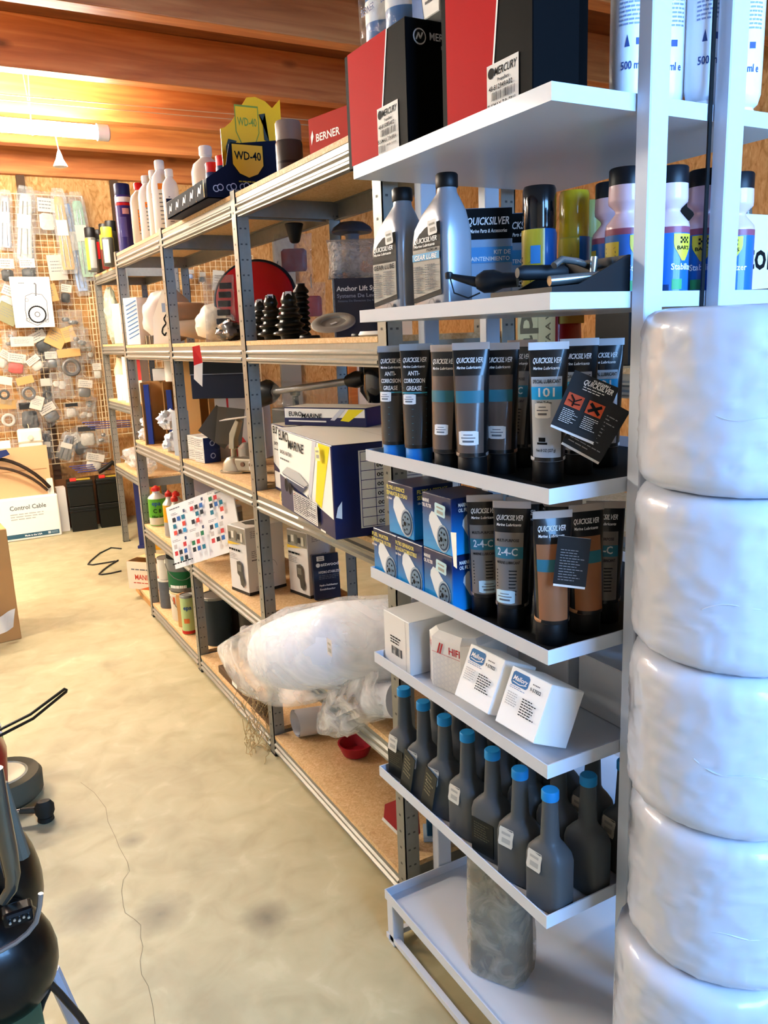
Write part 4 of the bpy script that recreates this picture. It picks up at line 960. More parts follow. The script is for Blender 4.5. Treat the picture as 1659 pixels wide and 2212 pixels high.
# nearest bay: dark can, red workshop box, red spray
p = PX(626, 345, 1.03); spray_can((1.03, p.y, z), CAMF(p), 'grey brown tin left of the red box on the top shelf', mat('8b8078', .4), mat('4a423e', .4), .04, .165, .05, None and '' or 'tins by the red box', [(-1.3, 1.3, .4, .46, mat('2e2826', .4))])
t, F = carton('workshop_box', 'red carton with white lettering at the near end of the top shelf', 'box', (1.03, 1.985, z), R(-78), .17, .12, .095, mat('b22a20', .6, spec=.06))
F['F'].text('BERNER', .03, .035, .026, WHITE, width=.1); F['F'].poly([(.012, .03), (.022, .05), (.018, .065), (.010, .05)], WHITE)
p = PX(746, 270, 1.06); spray_can((1.08, 1.86, z), R(-30), 'red spray can with glossy red cap behind the red and black boxes', mat('d11a3a', .2, coat=.5), mat('d8d2c6', .4), .033, .25, .06, 'red topped tins')
spray_can((1.13, 2.02, z), R(-30), 'low tin with red lid behind the red carton', mat('c8202c', .3), mat('c8202c', .4), .04, .13, .03, 'red topped tins')

# ================================================================== second level
z = LV[1] + .001
def bellows(loc, label, r=.045, h=.145, rz=0):
    t = thing('rubber_bellows', label, 'bellows', loc, rz, 'black rubber bellows')
    pr = [(r * .55, 0), (r * .6, .01)]
    n = 4
    for k in range(n):
        rr = r * (1 - .13 * k); z_ = .014 + k * .024
        pr += [(rr * .96, z_), (rr, z_ + .003), (rr * .97, z_ + .006), (rr * .7, z_ + .012), (rr * .66, z_ + .018)]
    zz = .014 + n * .024
    pr += [(r * .48, zz), (r * .46, zz + .008), (r * .30, zz + .028), (r * .3, h - .012), (r * .36, h - .01), (r * .36, h)]
    MB().lathe(pr, 32).build('bellows_body', mat('14150f', .32, coat=.3), t, smooth=True)
    f = lambda a, b, rr=r * .4: V((rr * math.sin(a), -rr * math.cos(a), b))
    MB().quad(f(-.5, zz + .012), f(.5, zz + .012), f(.5, zz + .03, r * .37), f(-.5, zz + .03, r * .37)).build('price_sticker', PAPER, t, recalc=False)
for px, X, lab, r, h in ((566, 1.06, 'black rubber bellows in front of the red disc, left one', .045, .13), (589, .99, 'black rubber bellows with white sticker, middle one', .048, .135), (628, .99, 'widest black rubber bellows of the three, right one', .053, .13)):
    p = PX(px, 722, X); bellows((X, p.y, z), lab, r, h, CAMF(p))
p = PX(668, 720, 1.12); t = thing('tall_bellows', 'tall black corrugated rubber hose standing beside the navy carton', 'bellows', (1.09, p.y - .02, z), 0)
pr = []
for k in range(9): pr += [(.018, .004 + k * .017), (.026, .009 + k * .017), (.026, .013 + k * .017)]
MB().lathe([(.015, 0)] + pr + [(.014, .165), (.014, .172)], 24).build('hose_body', mat('12130f', .35), t, smooth=True)
t, F = carton('anchor_carton', 'navy carton with white lettering on the second shelf behind the oil bottles', 'box', (1.155, 2.19, z), R(-28), .15, .1, .165, mat('141831', .35, coat=.3))
f = F['F']; f.text('Anchor Lift System', .008, .13, .019, WHITE, width=.15); f.text('Systeme De Levage', .008, .111, .015, mat('8e95a8', .5), width=.13); f.text('Sistema De Elevacion De Ancla', .01, .099, .008, mat('70788e', .5), width=.12)
f = F['L']; f.lines(.05, .03, .095, .15, 14, mat('9aa0b8', .5), .25)
for k in range(3): 
    for j in range(2): f.rect(.015 + .015 * j, .07 + .022 * k, .027 + .015 * j, .086 + .022 * k, WHITE)
f.rect(.02, .03, .03, .05, WHITE); f.rect(.034, .03, .044, .05, WHITE)
def pillow(t, w, h, d, m, seed=0, name='pouch', z0=0, cx=0, n=14, amp=.25):
    mb = MB()
    for s in (-1, 1):
        mb.grid(lambda u, v: (cx + (u - .5) * w * (1 - .06 * math.sin(v * PI)), s * d / 2 * (max(0, 1 - (2 * u - 1) ** 4) ** .6) * (max(0, 1 - (2 * v - 1) ** 4) ** .6) * (1 + amp * noise.noise(V((u * 4 + seed, v * 5, s * 3)))), z0 + v * h), n, n)
    return mb.build(name, m, t, smooth=True)
t = thing('bubble_bag', 'bag of bubble wrap resting on the navy carton', 'bag', (1.16, 2.2, z + .167), R(-28))
pillow(t, .185, .112, .1, film('bubble_film', 'c9bdb2', lo=.35, hi=.85, scale=60, rough=.15, bump=1.0), 3)
mu = thing('mushroom_vent', 'dark grey mushroom shaped ventilator cap standing above the navy carton', 'ventilator', (1.262, 2.43, z), 0)
MB().lathe([(.035, 0), (.035, .01), (.022, .012), (.022, .315), (.03, .325)], 24).build('stem', mat('50545c', .4), mu, smooth=True)
MB().lathe([(.03, .321), (.062, .325), (.066, .331), (.06, .343), (.04, .357), (.001, .363)], 32).build('dome', mat('31343b', .4), mu, smooth=True)
# red disc with black rim, leaning
rd = thing('red_disc', 'large red dish with a black rubber rim leaning on the second shelf', 'dish', (1.16, 3.04, z + .022), 0)
rd.rotation_euler = (R(-12), R(-8), R(-32))
cz = .145
def discring(r, y, k=1): return [(r * math.cos(2 * PI * j / 48) * k, y, cz + r * .9 * math.sin(2 * PI * j / 48)) for j in range(48)]
MB().loft([discring(.155, .0), discring(.15, -.012), discring(.12, -.022), discring(.06, -.026), discring(.004, -.026)]).build('dish', mat('a5141a', .3, coat=.4), rd, smooth=True)
MB().tube([(p_[0], .004, p_[2]) for p_ in discring(.157, 0)], .008, 8, True).build('rim', mat('17181a', .5), rd, smooth=True)
# grey ring lid and small discs on the nearest bay
def lid(loc, rot, label, r, hole, th, m):
    t = thing('ring_lid', label, 'lid', loc, 0, 'flat lids on the second shelf', rot)
    MB().loft([[(rr * math.cos(2 * PI * j / 36), rr * math.sin(2 * PI * j / 36), zz) for j in range(36)] for rr, zz in ((r, 0), (r, th * .6), (r * .94, th), (hole * 1.1, th), (hole, th * .7), (hole, .0015), (hole * .3, .0015))]).build('lid_body', m, t, smooth=True)
    return t
t = lid((1.0, 2.06, z + .037), (R(18), R(-16), 0), 'pale grey ring shaped lid tilted up on the second shelf', .062, .036, .008, mat('9a968c', .35))
Face(t, (-.012, -.01, .003), (1, 0, 0), (0, 1, 0), .02, .01).rect(0, 0, .02, .01, PAPER, 'price_sticker')
lid((.985, 2.19, z), (0, 0, 0), 'small black disc lying beside the bellows', .03, .012, .008, mat('1d1e1c', .4))
lid((1.02, 1.93, z), (0, 0, 0), 'small black disc lying under the tilted lid', .03, .012, .007, mat('1d1e1c', .4))
t = thing('white_pad', 'white flat pad lying at the near end of the second shelf', 'pad', (1.0, 1.80, z), R(-70)); MB().rings([(0, .05, .035, 3), (.003, .055, .04, 3), (.012, .05, .035, 3)], 24).build('pad', WHITE, t, smooth=True)
# hanging clear packs on the rear beam, funnel on top
def hang_pack(px, py, Xr, w, h, label, inner):
    p = PX(px, py, Xr); t = thing('hanging_pack', label, 'pack', (Xr, p.y, p.z), R(-30), 'clear packs hung behind the shelf')
    pillow(t, w, h, .05, FILM, px, z0=-h)
    MB().rings([(-h * .75, w * .3, .016, 3), (-h * .7, w * .34, .018, 3), (-h * .35, w * .34, .018, 3), (-h * .3, w * .28, .014, 3)], 20).build('contents', inner, t, smooth=True)
    MB().tube([(0, 0, -.02), (0, 0, .02), (0, .02, .03)], .0025, 6).build('hook', GALV, t)
    return t
hang_pack(632, 505, 1.335, .15, .19, 'clear pack with dark red reel hung under the rear beam', mat('7a3428', .4))
hang_pack(672, 610, 1.345, .11, .17, 'clear pack with red base hung lower behind the bellows', mat('a03a30', .4))
hang_pack(600, 580, 1.345, .1, .2, 'clear pack with pale blue card behind the red dish', mat('b9c2d8', .5))
p = PX(637, 522, 1.24); t = thing('black_funnel', 'small black funnel shaped cap under the top shelf', 'funnel', p, 0)
MB().lathe([(.012, -.005), (.018, 0), (.03, .045), (.034, .06), (.03, .063)], 20).build('funnel_body', mat('17181a', .5), t, smooth=True)
# middle bay: brown paper roll, white bag, plastic bag with black strips, hanging tag
def lump(name, label, cat, loc, rz, r, m, seed=0, amp=.25, group=None, part='bag', freq=2.2, rot=None, nu=28, nv=16):
    t = thing(name, label, cat, loc, rz, group, rot)
    mb = MB(); rg = []
    for i in range(nv + 1):
        a = PI * i / nv; ring = []
        for j in range(nu):
            b = 2 * PI * j / nu; d = V((math.sin(a) * math.cos(b), math.sin(a) * math.sin(b), -math.cos(a)))
            k = 1 + amp * noise.noise(d * freq + V((seed, seed, 0))) + amp * .5 * noise.noise(d * freq * 2.7 + V((0, seed, 3)))
            q = V((d.x * r[0] * k, d.y * r[1] * k, r[2] + d.z * r[2] * k)); q.z = max(q.z, .001); ring.append(q)
        rg.append(ring)
    mb.loft(rg).build(part, m, t, smooth=True)
    return t
BRP = mat('8a6a52', .6, var=.2, bscale=14, bump=.3)
p = PX(398, 672, 1.1); t = thing('paper_roll', 'roll of brown paper lying across white papers on the second shelf', 'roll', (1.12, 3.68, z + .11), R(-18))
MB().tube([(-.14, 0, .02), (-.1, 0, .02), (0, 0, .012), (.12, 0, 0), (.16, 0, -.004)], [.035, .05, .052, .045, .03], 16).build('brown_roll', BRP, t, smooth=True)
MB().tube([(-.13, -.02, -.04), (0, -.02, -.05), (.15, -.02, -.06)], [.03, .05, .035], 14).build('inner_paper', mat('c9b7a2', .7), t, smooth=True)
lump('white_sack', 'bulging white sack on the second shelf beside the red dish', 'sack', (1.06, 3.22, z), 0, (.09, .14, .075), mat('e6dcc6', .6), 2.3, .2)
t = thing('strip_bag', 'clear bag of black ribbed strips in front of the red dish', 'bag', (.99, 3.0, z), R(-25))
pillow(t, .12, .24, .06, FILMB, 8)
for k in range(6): MB().box(-.02 + .005 * k, -.012, .03 + .032 * k, .03 + .004 * k, .01, .052 + .032 * k).build('ribbed_strip', mat('1c1d1f', .4), t, bevel=.003)
lump('black_bag', 'crumpled clear and black bag at the foot of the red dish', 'bag', (.985, 2.87, z), 0, (.05, .085, .035), mat('3a3a3c', .25, coat=.5), 5.1, .35)
t = thing('hanging_tag', 'red and white folded tag hanging over the second shelf edge', 'tag', (.903, 3.05, z - .015), R(-60))
MB().add([(-.02, 0, 0), (.018, 0, .005), (.022, .004, -.06), (-.014, -.006, -.07)], [(0, 1, 2, 3)]).build('upper_flap', RED, t, recalc=False)
MB().add([(-.014, -.006, -.07), (.022, .004, -.06), (.012, .002, -.15), (-.022, -.004, -.12)], [(0, 1, 2, 3)]).build('lower_flap', mat('e2d9cb', .6), t, recalc=False)
# far bay of the second level
t, F = carton('striped_carton', 'white carton with blue diagonal stripes on the second shelf', 'box', (1.0, 4.30, z + .0), R(-55), .09, .14, .23, WHITE)
F['F'].rect(.02, .02, .09, .21, mat('f1f1ee', .5)); f = F['F']
for k in range(9): f.stroke([(.02, .03 + k * .02), (.088, .055 + k * .02)], .005, mat('4d7fb5', .5))
carton('brown_carton', 'plain beige carton panel left of the striped carton', 'box', (1.235, 5.58, 1.508), R(-40), .12, .05, .24, mat('d6b89a', .7))
lump('foam_bag', 'round white bag of soft foam on the second shelf', 'bag', (1.08, 4.08, z + .0), 0, (.12, .13, .13), mat('d9cdc6', .5), 1.2, .14, part='bag')
t = thing('dotted_pack', 'white card sleeve with a black hook print leaning on the foam bag', 'card', (.985, 3.80, z), R(-45))
MB().prism([(-.06, 0), (.06, .0), (.06, .2), (.01, .24), (-.05, .12)], -.006, .006).build('card', mat('ece5d8', .6), t)
f = Face(t, (-.06, -.0065, 0), (1, 0, 0), (0, 0, 1), .12, .2); f.rect(.06, .14, .115, .18, mat('93a5c4', .5)); f.stroke([(.08, .13), (.065, .11), (.075, .09), (.055, .07), (.05, .05), (.062, .035), (.072, .05)], .007, INK)
t = thing('battery_case', 'low black plastic case under the round foam bag', 'case', (.965, 3.93, z), R(-90)); MB().cbox(.16, .05, .04).build('case', mat('131412', .4), t, bevel=.004); MB().box(-.05, -.027, .0, -.035, -.025, .04).box(.02, -.027, .0, .035, -.025, .04).build('clasp', mat('8f856c', .4), t)

# ================================================================== third level
z = .997
def corner(cx, cy, th, sx, sy):
    """centre of a carton whose right front corner stands at (cx, cy)"""
    a, b = sx / 2, -sy / 2
    return (cx - (a * math.cos(th) - b * math.sin(th)), cy - (a * math.sin(th) + b * math.cos(th)))
def cover_box(cx, cy, th, zz, label, s=(.50, .36, .24), full=True):
    x, y = corner(cx, cy, th, s[0], s[1]); sx, sy, sz = s
    t, F = carton('boat_cover_carton', label, 'box', (x, y, zz), th, *s, NAVY, 'navy and white boat cover cartons', bevel=.002)
    f = F['F']; W2 = mat('eeeeea', .45); G2 = mat('c4cad6', .45); Y2 = mat('e6d81e', .4)
    f.poly([(.004, sz * .42), (sx * .985, .02 + sz * .13), (sx * .985, sz - .003), (.004, sz - .003)], W2, 'white_panel')
    f.poly([(sx * .70, sz * .31), (sx * .80, sz * .265), (sx * .98, sz - .004), (sx * .80, sz - .004)], Y2, 'yellow_stripe')
    f.poly([(sx * .58, sz * .34), (sx * .63, sz * .32), (sx * .77, sz - .004), (sx * .70, sz - .004)], G2, 'grey_stripe')
    k = min(1, sz / .24) * (1 if full else .9); yo = sz * .87 if sz > .1 else sz * .52
    f.text('EURO', .02, yo, .040 * max(k, .5), INK, width=.10 * max(k, .5)); f.text('MARINE', .02 + .095 * max(k, .5), yo - sz * .07, .036 * max(k, .5), INK, width=.15 * max(k, .5), slant=.25)
    if sz > .1: f.text('BACHE A BATEAU', .03, sz * .70, .016, INK, width=.12); f.lines(.03, sz * .61, .13, sz * .66, 1, GREYINK, .4)
    if full:
        f.poly([(.04, sz * .46), (.10, sz * .56), (.22, sz * .55), (.30, sz * .47), (.27, sz * .42), (.10, sz * .44)], mat('a9b2b8', .4), 'printed_boat')
        f.poly([(.04, sz * .46), (.10, sz * .44), (.27, sz * .42), (.30, sz * .44), (.24, sz * .33), (.12, sz * .37)], mat('273a5c', .4), 'printed_boat')
        f.poly([(.06, sz * .44), (.27, sz * .41), (.26, sz * .40), (.08, sz * .42)], mat('dfe4e8', .4), 'printed_boat')
        f.stroke([(.07, sz * .36), (.2, sz * .28), (.36, sz * .19)], .008, mat('3c3f44', .5)); f.stroke([(.30, sz * .35), (.33, sz * .24)], .006, mat('3c3f44', .5)); f.disc(.09, sz * .33, .018, INK, ry=.02); f.disc(.13, sz * .31, .016, INK, ry=.018)
        f.rect(.16, .012, .38, sz * .31, W2, 'label_sticker'); f.rules(.166, .016, .374, sz * .30, (0, .3, .6, .8, 1), 10, INK, .0014); f.lines(.17, .018, .37, sz * .295, 10, GREYINK, .35)
        f.poly([(.175, sz * .275), (.185, sz * .275), (.18, sz * .295)], RED); f.rect(.41, .008, .45, .013, W2)
        f.stroke([(.022, .018), (.032, .03), (.028, .042), (.04, .05)], .006, mat('cdbf6a', .5)); f.stroke([(.022, .036), (.04, .028)], .005, mat('cdbf6a', .5))
        f.sticker(sx * .84, sz * .88, .04, .035, .1, mat('efe9a8', .6))
        r = F['R']; r.rect(.07, .022, sy - .004, sz - .018, W2, 'label_sticker'); r.rules(.075, .026, sy - .008, sz - .022, (0, .14, .42, 1), 8, mat('1e2a66', .5), .0016)
        rows_ = ['009009', '009010', '009011', '009012', '009013', '009014', '009015', '009017']
        dh = (sz - .048) / 8
        for k, n_ in enumerate(rows_):
            yy = sz - .022 - dh * (k + .72); r.text(n_, .078 + .14 * .28, yy, .014, INK, width=.055); r.text('modele ' + 'BCDEFGHI'[k], .085 + .43 * .28, yy, .012, INK, width=.06)
        r.disc(.094, sz - .022 - dh * .5, .005, RED)
        r.poly([(.0, .06), (.016, .055), (.018, .10), (.006, .085)], W2, 'torn_edge')
    else:
        f.rect(.02, .012, .16, sz * .3, W2, 'label_sticker')
    F['T'].rect(.003, .003, sx - .003, sy - .003, mat('ded9cd', .5), 'top_flap'); F['T'].stroke([(.003, sy * .5), (sx - .003, sy * .5)], .003, mat('c6bfae', .5), 'flap_seam')
    return t
cover_box(.848, 1.795, R(-96.5), z, 'big white and navy carton with yellow stripe sticking out of the third shelf')
cover_box(.985, 2.43, R(-94), z, 'navy carton with yellow stripe standing behind the metal post', (.14, .17, .225), False)
cover_box(1.10, 2.08, R(-60), z + .241, 'flat grey white carton with dark lettering lying behind the big navy carton', (.3, .12, .055), False)
t, F = carton('dark_carton', 'dark carton with gold lettering between the navy cartons', 'box', (1.235, 2.44, z), R(-88), .2, .085, .225, mat('1b1b20', .4)); F['F'].text('minn', .1, .19, .03, mat('c9962c', .5))
tl = thing('tiller_shaft', 'clear bagged black trolling motor shaft lying on the cartons', 'motor shaft', (1.17, 2.5, z + .315), R(-75))
MB().tube([(-.3, 0, 0), (.18, 0, .05)], .012, 12).build('shaft', mat('8d8d90', .3, metal=.6), tl, smooth=True)
MB().tube([(-.42, 0, -.03), (-.4, 0, -.02), (-.32, 0, 0), (-.28, 0, 0)], [.03, .045, .045, .025], 16).build('shaft_hub', mat('17181a', .4), tl, smooth=True)
MB().tube([(.12, 0, .045), (.16, 0, .05), (.2, 0, .055)], [.02, .028, .02], 16).build('clamp', mat('17181a', .35), tl, smooth=True)
MB().rings([(-.04, .03, .03, 3), (.0, .045, .04, 3), (.08, .045, .04, 2.4), (.11, .02, .02, 2)], 24).build('control_head', mat('0f1012', .15, coat=.7), tl, smooth=True).location = (.26, 0, .02)
pillow(tl, .42, .11, .12, FILM, 5, 'film_bag', -.07, -.08)
lb = thing('control_lever', 'grey lever block behind the bagged shaft', 'lever', (1.20, 2.83, z + .0075), R(-80)); MB().cbox(.26, .06, .235).build('lever_base', mat('4a4d4c', .5), lb, bevel=.006); MB().cbox(.02, .02, .05, .235).cbox(.045, .02, .018, .285).build('lever_knob', mat('2c4248', .4), lb, bevel=.004)
bf = thing('steering_handlebar', 'black tubular bar with hanging cable behind the rear post', 'handlebar', (1.33, 2.35, 1.33), R(-30)); MB().tube([(-.08, 0, .1), (-.08, 0, -.01), (-.07, 0, -.03), (.06, 0, -.03)], .014, 12).build('bar', mat('17181a', .4), bf, smooth=True); MB().tube([(.06, 0, -.01), (.12, 0, -.05), (.16, 0, -.06), (.2, 0, -.02), (.24, 0, .05)], .004, 8).build('cable', BLACK, bf, smooth=True)
z = LV[2] + .001
# middle bay
t, F = carton('white_case', 'white and grey flat carton with a red stripe on the third shelf', 'box', (1.165, 3.50 - .17, z), R(-42), .22, .08, .26, mat('c9c6c8', .5))
f = F['F']; f.rect(.055, 0, .064, .26, RED, 'red_stripe'); f.poly([(.064, .0), (.18, .0), (.12, .09), (.064, .14)], mat('c64040', .45), 'red_panel')
t = thing('black_case', 'black and navy case lying on the white carton with red stripe', 'case', (1.1, 3.36, z + .261), R(-42))
MB().cbox(.24, .13, .1).build('case_base', mat('141a2e', .35), t, bevel=.004); MB().prism([(-.12, .103), (.12, .103), (.115, .2), (-.12, .2)], -.065, .065).build('case_lid', mat('0b0b0c', .3), t); MB().cbox(.242, .132, .004, .0995).build('seam_strip', mat('6f7684', .4), t)
t = thing('sanding_sheet', 'dark grey square sheet turned on its corner', 'sheet', (1.03, 3.235, z + .15), 0, None, (R(-8), R(38), R(-30))); MB().box(-.065, -.002, -.065, .065, .002, .065).build('sheet', mat('4e4b44', .8), t)
t = thing('sanding_sheet', 'second dark grey square sheet in front, less tilted', 'sheet', (1.055, 3.19, z + .155), 0, None, (R(-8), R(8), R(-30))); MB().box(-.055, -.002, -.075, .055, .002, .075).build('sheet', mat('5a574f', .8), t)
FB = mat('d8d5cc', .5)
nm = ['lower far', 'lower near', 'upper far', 'upper near']
for k in range(4):
    t, F = carton('pulley_box', 'small white and navy carton of the block of four, %s one' % nm[k], 'box', (.995, 3.425 - .095 * (k % 2), z + .053 * (k // 2)), R(-80), .088, .075, .052, FB, 'small white and navy cartons')
    F['R'].rect(.0, 0, .075, .052, mat('1d2b52', .4)); F['R'].disc(.04, .028, .012, mat('aab4cc', .5)); F['R'].disc(.04, .028, .008, mat('1d2b52', .4)); f = F['F']; f.lines(.008, .012, .08, .044, 4, GREYINK, .3); f.rules(.004, .006, .084, .046, (0, .5, 1), 1, GREYINK, .001)
# steel trailer coupling
ZN = mat('a79f8c', .28, metal=.75, var=.1, bscale=30)
hc = thing('trailer_coupling', 'shiny steel trailer coupling with raised lever on the third shelf', 'coupling', (.995, 2.985, z), R(-55))
MB().rings([(0, .058, .042, 3), (.006, .058, .042, 3), (.008, .05, .036, 3), (.035, .045, .033, 2.6), (.055, .03, .024, 2.2), (.06, .012, .01, 2)], 28).build('socket_dome', ZN, hc, smooth=True)
MB().box(.02, -.03, .004, .13, .03, .058).build('channel', ZN, hc, bevel=.008)
MB().tube([(.0, 0, .055), (.0, 0, .085), (.01, 0, .10)], [.012, .011, .011], 14).build('lever_pivot', ZN, hc, smooth=True)
MB().prism([(-.012, .09), (.014, .09), (.018, .13), (.045, .195), (.03, .205), (-.004, .15)], -.015, .015).build('lever', ZN, hc, bevel=.003)
for k in range(2): MB().tube([(.06 + .04 * k, -.034, .035), (.06 + .04 * k, -.028, .035)], .009, 12).build('bolt_head', mat('7a5a48', .4, metal=.5), hc)
Face(hc, (.085, -.0304, .01), (1, 0, 0), (0, 0, 1), .04, .04).sticker(.02, .02, .034, .036)
t = thing('paper_tag', 'curled white card resting on the coupling lever', 'card', (1.02, 2.955, z + .207), R(-40), None, (0, R(-6), R(-40))); MB().box(-.07, -.035, 0, .06, .03, .003).build('card', mat('d9cdc0', .6), t)
MB().lathe([(.03, 0), (.04, .002), (.04, .07), (.02, .09)], 24).build('tin_body', mat('9b9890', .35, metal=.5), thing('steel_bushing', 'short steel cylinder behind the small cartons', 'cylinder', (1.1, 3.12, z), 0), smooth=True)
t, F = carton('label_strip_box', 'tall thin white box standing against the post', 'box', (.985, 2.69, z), R(-70), .025, .05, .19, WHITE)
F['F'].lines(.004, .02, .021, .16, 9, GREYINK)
# far bay: cardboard dividers, blue tubes, crumpled paper, tape
cb = thing('divider_carton', 'tall brown cardboard divider box holding blue tubes on the third shelf', 'box', (1.1, 4.08, z), R(-30))
mb = MB()
for k in range(4): mb.box(-.17 + .11 * k, -.08, 0, -.165 + .11 * k, .08, .31)
mb.box(-.17, .075, 0, .165, .08, .31).box(-.17, -.08, 0, .165, .08, .004); mb.build('cardboard', CARD, cb)
for k in range(3): MB().box(-.155 + .11 * k, -.075, .005, -.13 + .11 * k, -.06, .30 - .03 * k).build('blue_panel', mat('243a86', .5), cb)
t = thing('cardboard_upright', 'upright brown cardboard flap beside the tape rolls', 'cardboard', (1.05, 3.70, z), R(-40)); MB().box(-.04, 0, 0, .04, .006, .43).build('flap', CARD, t)
t = thing('paper_towel', 'white paper roll standing on the divider box', 'roll', (1.07, 4.02, z + .312), 0); MB().lathe([(.03, 0), (.045, 0), (.046, .005), (.046, .125), (.044, .13), (.015, .13)], 28).build('roll', mat('e9e4d8', .7), t, smooth=True)
t = thing('packing_tape', 'roll of yellow tape standing on edge on the divider box', 'tape', (1.06, 3.86, z + .312), R(20)); MB().tube([(.0, .045 * math.cos(a), .05 + .045 * math.sin(a)) for a in [2 * PI * k / 24 for k in range(24)]], .012, 8, True).build('tape_ring', mat('d2a92c', .3), t, smooth=True)
t, F = carton('white_small_carton', 'low white carton on the far end of the divider box', 'box', (1.06, 4.17, z + .312), R(-30), .1, .08, .06, WHITE)
t, F = carton('kraft_carton', 'small yellow brown carton next to the tape', 'box', (1.09, 3.765, z + .312), R(-40), .04, .04, .085, mat('d8b35e', .6))
for k, (px, py, X, r, lab) in enumerate(((365, 905, 1.0, .05, 'crumpled white and blue paper ball high in the divider box'), (378, 965, .975, .05, 'crumpled white paper ball at the front of the third shelf'), (316, 944, .97, .036, 'crumpled white paper at the far front of the third shelf'), (318, 922, .985, .03, 'small crumpled white paper on top of the far one'))):
    p = PX(px, py, X); zz = z if k in (1, 2) else (z + .085 if k == 0 else z + .07)
    lump('crumpled_paper', lab, 'paper', (X, p.y, zz), 0, (r, r, r * .9), mat('dfe2e8', .6), k * 3.1, .45, 'crumpled papers', 'paper', 3)
t, F = carton('grey_panel_box', 'narrow grey box standing at the post end of the third shelf', 'box', (.965, 3.60, z), R(-80), .05, .06, .20, mat('9aa4ae', .5))

# ================================================================== fourth level
z = LV[3] + .001
def lever_can(loc, rz, label, r, h, m, bands=(), group='topped bottles', tall=False):
    t = thing('paint_bottle', label, 'bottle', loc, rz, group)
    MB().lathe([(r * .96, 0), (r, .003), (r, h * .7), (r * .96, h * .71), (r * .9, h * .73), (r * .5, h * .8), (r * .42, h * .83), (r * .42, h * .9)], 28).build('can_body', mat('cfccc2', .3, metal=.3), t, smooth=True)
    MB().lathe([(r * .5, h * .87), (r * .55, h * .88), (r * .5, h * .95), (r * .3, h * .97), (r * .16, h)], 20).build('cap', mat('c02a20', .35), t, smooth=True)
    for (a0, a1, z0, z1, mm) in ((-PI, PI, .02, .69, m),) + tuple(bands): curved(t, r, a0, a1, z0 * h, z1 * h, mm, e=.0005 if mm is m else .001, n=36)
    return t
GRN = mat('5aa02c', .4)
p = PZ(327, 1128, z); t = lever_can((p.x + .02, 4.33, z), CAMF(p), 'green labelled tin with red spout at the far end of the fourth shelf', .046, .215, GRN, ((-1.4, 1.4, .04, .22, mat('c9c6b4', .4)),))
g = lambda a, b, r=.0485: V((r * math.sin(a / r), -r * math.cos(a / r), b))
for s_, x, y, sz, m_ in (('epa', -.03, .115, .034, mat('1d4a8a', .5)), ('C 8', -.025, .075, .03, INK), ('Filler lack', -.035, .048, .018, INK)): lettering(s_, lambda a, b: g(a + x, b + y), sz, m_, t)
p = PZ(351, 1155, z); lever_can((.985, 4.03, z), CAMF(p), 'yellow and grey tin with red spout on the fourth shelf', .033, .235, mat('d99a1c', .4), ((-PI, PI, .02, .32, mat('9a9a98', .4)),))
p = PZ(372, 1172, z); lever_can((.975, 3.88, z), CAMF(p), 'red and grey tin with red spout on the fourth shelf', .033, .235, mat('c9281c', .4), ((-PI, PI, .02, .3, mat('9a9a98', .4)), (-.4, .4, .48, .56, WHITE)))
lever_can((1.06, 4.18, z), R(-20), 'pale green tin behind the yellow and green ones', .04, .2, mat('b9d08a', .4))
t, F = carton('barcode_carton', 'white and brown carton with black cap beside the colour chart', 'box', (.975, 3.74, z), R(-75), .08, .06, .175, PAPER)
F['F'].rect(.035, .02, .06, .16, mat('5a3a2a', .5)); F['F'].bars(.006, .05, .03, .12, INK); MB().cbox(.03, .03, .02, .176).build('cap', BLACK, t)
carton('orange_carton', 'small white and orange carton under the colour chart', 'box', (.985, 3.63, z), R(-70), .07, .06, .13, mat('e5c9a8', .6))
# colour chart leaning out
cc = thing('colour_chart', 'white colour chart board with rows of coloured squares leaning on the fourth shelf', 'chart', (.93, 3.345, z), 0)
cc.rotation_euler = (R(-14), R(-19), R(-58)); cc.location = (.93, 3.235, z + .066)
sx, sz = .40, .275
MB().box(-sx / 2, 0, 0, sx / 2, .006, sz).build('board', mat('e9e7e6', .4), cc)
f = Face(cc, (-sx / 2, -.0003, 0), (1, 0, 0), (0, 0, 1), sx, sz)
cols = ['22242a', '1c2430', '2a8fc0', 'c23a3e', '1f6f86', '2c2a33', '1d6f4a', '2e62a6', 'd04a3c', 'b9b4b0']
f.lines(.02, sz - .02, .09, sz - .012, 1, GREYINK, .6); f.lines(.3, sz - .02, .38, sz - .012, 1, GREYINK, .5)
for bi, (bx, by) in enumerate(((.03, .17), (.15, .19), (.27, .20), (.03, .05), (.145, .07), (.265, .08))):
    for r_ in range(3):
        for c_ in range(3):
            if (r_ * 3 + c_ + bi) % 5 == 4: continue
            col = cols[(bi * 3 + r_ * 4 + c_ * 7) % 10]
            f.rect(bx + c_ * .029, by - r_ * .029 + .03, bx + c_ * .029 + .019, by - r_ * .029 + .049, mat(col, .5), 'colour_square')
    f.lines(bx, by + .058, bx + .05, by + .07, 2, GREYINK, .4); f.rect(bx + .075, by + .056, bx + .087, by + .07, mat('47506a', .5), 'colour_square')
f.lines(.02, .012, .16, .02, 1, INK, .7)
